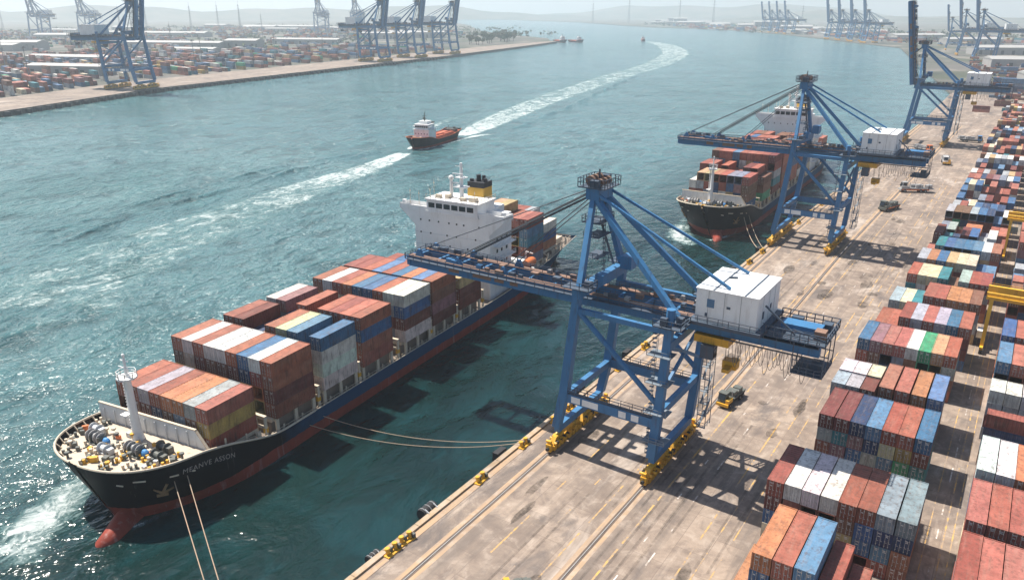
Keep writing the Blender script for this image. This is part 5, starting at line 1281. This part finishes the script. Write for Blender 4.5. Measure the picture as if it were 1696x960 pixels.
def ray_ground(px,dist):
    a=(px-848)/F_PX/math.cos(PITCH)*1.06; ang=YAW-math.atan(a); return (-math.sin(ang)*dist,math.cos(ang)*dist)
for k,(px,d) in enumerate(sky):
    x,y=ray_ground(px,d); mast(0,x,y,rM.uniform(.9,1.35)*d/2500,f'faint lattice mast on the hazy skyline, number {k+1} counting from left')
for k,(x,y) in enumerate(((30,560),(34,700),(20,820),(60,980),(-10,1150))): mast(1,x,y,1.1,f'slim floodlight mast beyond the near yard, {ORD[k]} back')
def tree_mesh(seed,h=9,mat='leaf',n=520):
    r=random.Random(seed); b=MB(); cl=[(r.uniform(-.30,.30)*h,r.uniform(-.30,.30)*h,h*r.uniform(.48,.9),h*r.uniform(.13,.24)) for _ in range(9)]
    for _ in range(n):
        c=r.choice(cl); d=Vector((r.gauss(0,1),r.gauss(0,1),r.gauss(0,.8))).normalized()*c[3]*r.uniform(.55,1.05); p=Vector(c[:3])+d; a=Vector((r.gauss(0,1),r.gauss(0,1),r.gauss(0,1))).normalized(); q=a.orthogonal().normalized(); s=h*.055*r.uniform(.6,1.3); w=a.cross(q)
        b.add([tuple(p+q*s),tuple(p+w*s),tuple(p-q*s),tuple(p-w*s)],[(0,1,2,3)])
    return b,cl
protos=[]
def tree(x,y,s,k,lab):
    if len(protos)<3:
        S=thing('tree',lab,'tree',(x,y,LZ-.1),random.random()*6,'trees near the water',s); cb,cl=tree_mesh(len(protos)); 
        t=MB(); t.tube((0,0,0),(0,0,4.6),.32,.2,8)
        for c in cl[:5]: t.tube((0,0,3.2),c[:3],.15,.05,5)
        t.build('trunk',M['trunk'],S); cb.build('crown',M['leaf'] if len(protos)%2==0 else M['leafdry'],S); protos.append(S)
    else: dup(protos[k%3],lab,(x,y,LZ-.1),random.random()*6,s,'trees near the water')
rT=random.Random(5)
for k in range(44):
    u=rT.random(); x=-1090-260*u+rT.uniform(-40,30)-20; y=1560+480*u+rT.uniform(-90,60)
    if x>lb_edge(min(1780,y))-25: x=lb_edge(min(1780,y))-30-rT.random()*60
    tree(x,y,rT.uniform(1.2,2.6),k,'small dark bushy tree on the point at the end of the opposite quay')
wood=MB()
for _ in range(3800):
    q=rT.random()
    if q<.55: x,y=rT.uniform(-3600,-1150),rT.uniform(900,3000); 
    elif q<.8: u=rT.random(); x,y=-300-1900*u+rT.uniform(20,500),2150+2200*u+rT.uniform(120,700)
    else: x,y=rT.uniform(40,700),rT.uniform(900,2600)
    if q<.55 and (x>lb_edge(min(1780,max(0,y)))-300 or y>(-x)*1.25+500): continue
    kx,ky=round(x/330)*330+60*math.sin(y*.01),round(y/260)*260+80*math.sin(x*.008)
    x=kx+(x-kx)*.8; y=ky+(y-ky)*.22
    hh=rT.uniform(5,13)
    for _j in range(5):
        p=Vector((x+rT.gauss(0,5),y+rT.gauss(0,5),hh*rT.random())); a=Vector((rT.gauss(0,1),rT.gauss(0,1),rT.gauss(0,1))).normalized(); o=a.orthogonal().normalized(); w=a.cross(o); s=rT.uniform(2.,4.5); wood.add([tuple(p+o*s),tuple(p+w*s),tuple(p-o*s),tuple(p-w*s)],[(0,1,2,3)])
tag(wood.build('distant_woods',M['leaf']),'dark hazy bands of trees behind the yards on both shores','woods',kind='stuff')

# ------------------------------------------------------------------ air
hz=bpy.data.materials.new('haze'); hz.use_nodes=True; n=hz.node_tree.nodes; n.remove(n['Principled BSDF']); pv=n.new('ShaderNodeVolumePrincipled'); pv.inputs['Color'].default_value=(.82,.93,1.0,1); pv.inputs['Density'].default_value=1.45e-4; pv.inputs['Anisotropy'].default_value=.25
hz.node_tree.links.new(pv.outputs[0],n['Material Output'].inputs['Volume'])
b=MB(); b.box(-14100,6100,-700,13100,-9.5,300); tag(b.build('haze',hz),'pale blue haze thickening towards the far shore','haze',kind='stuff')
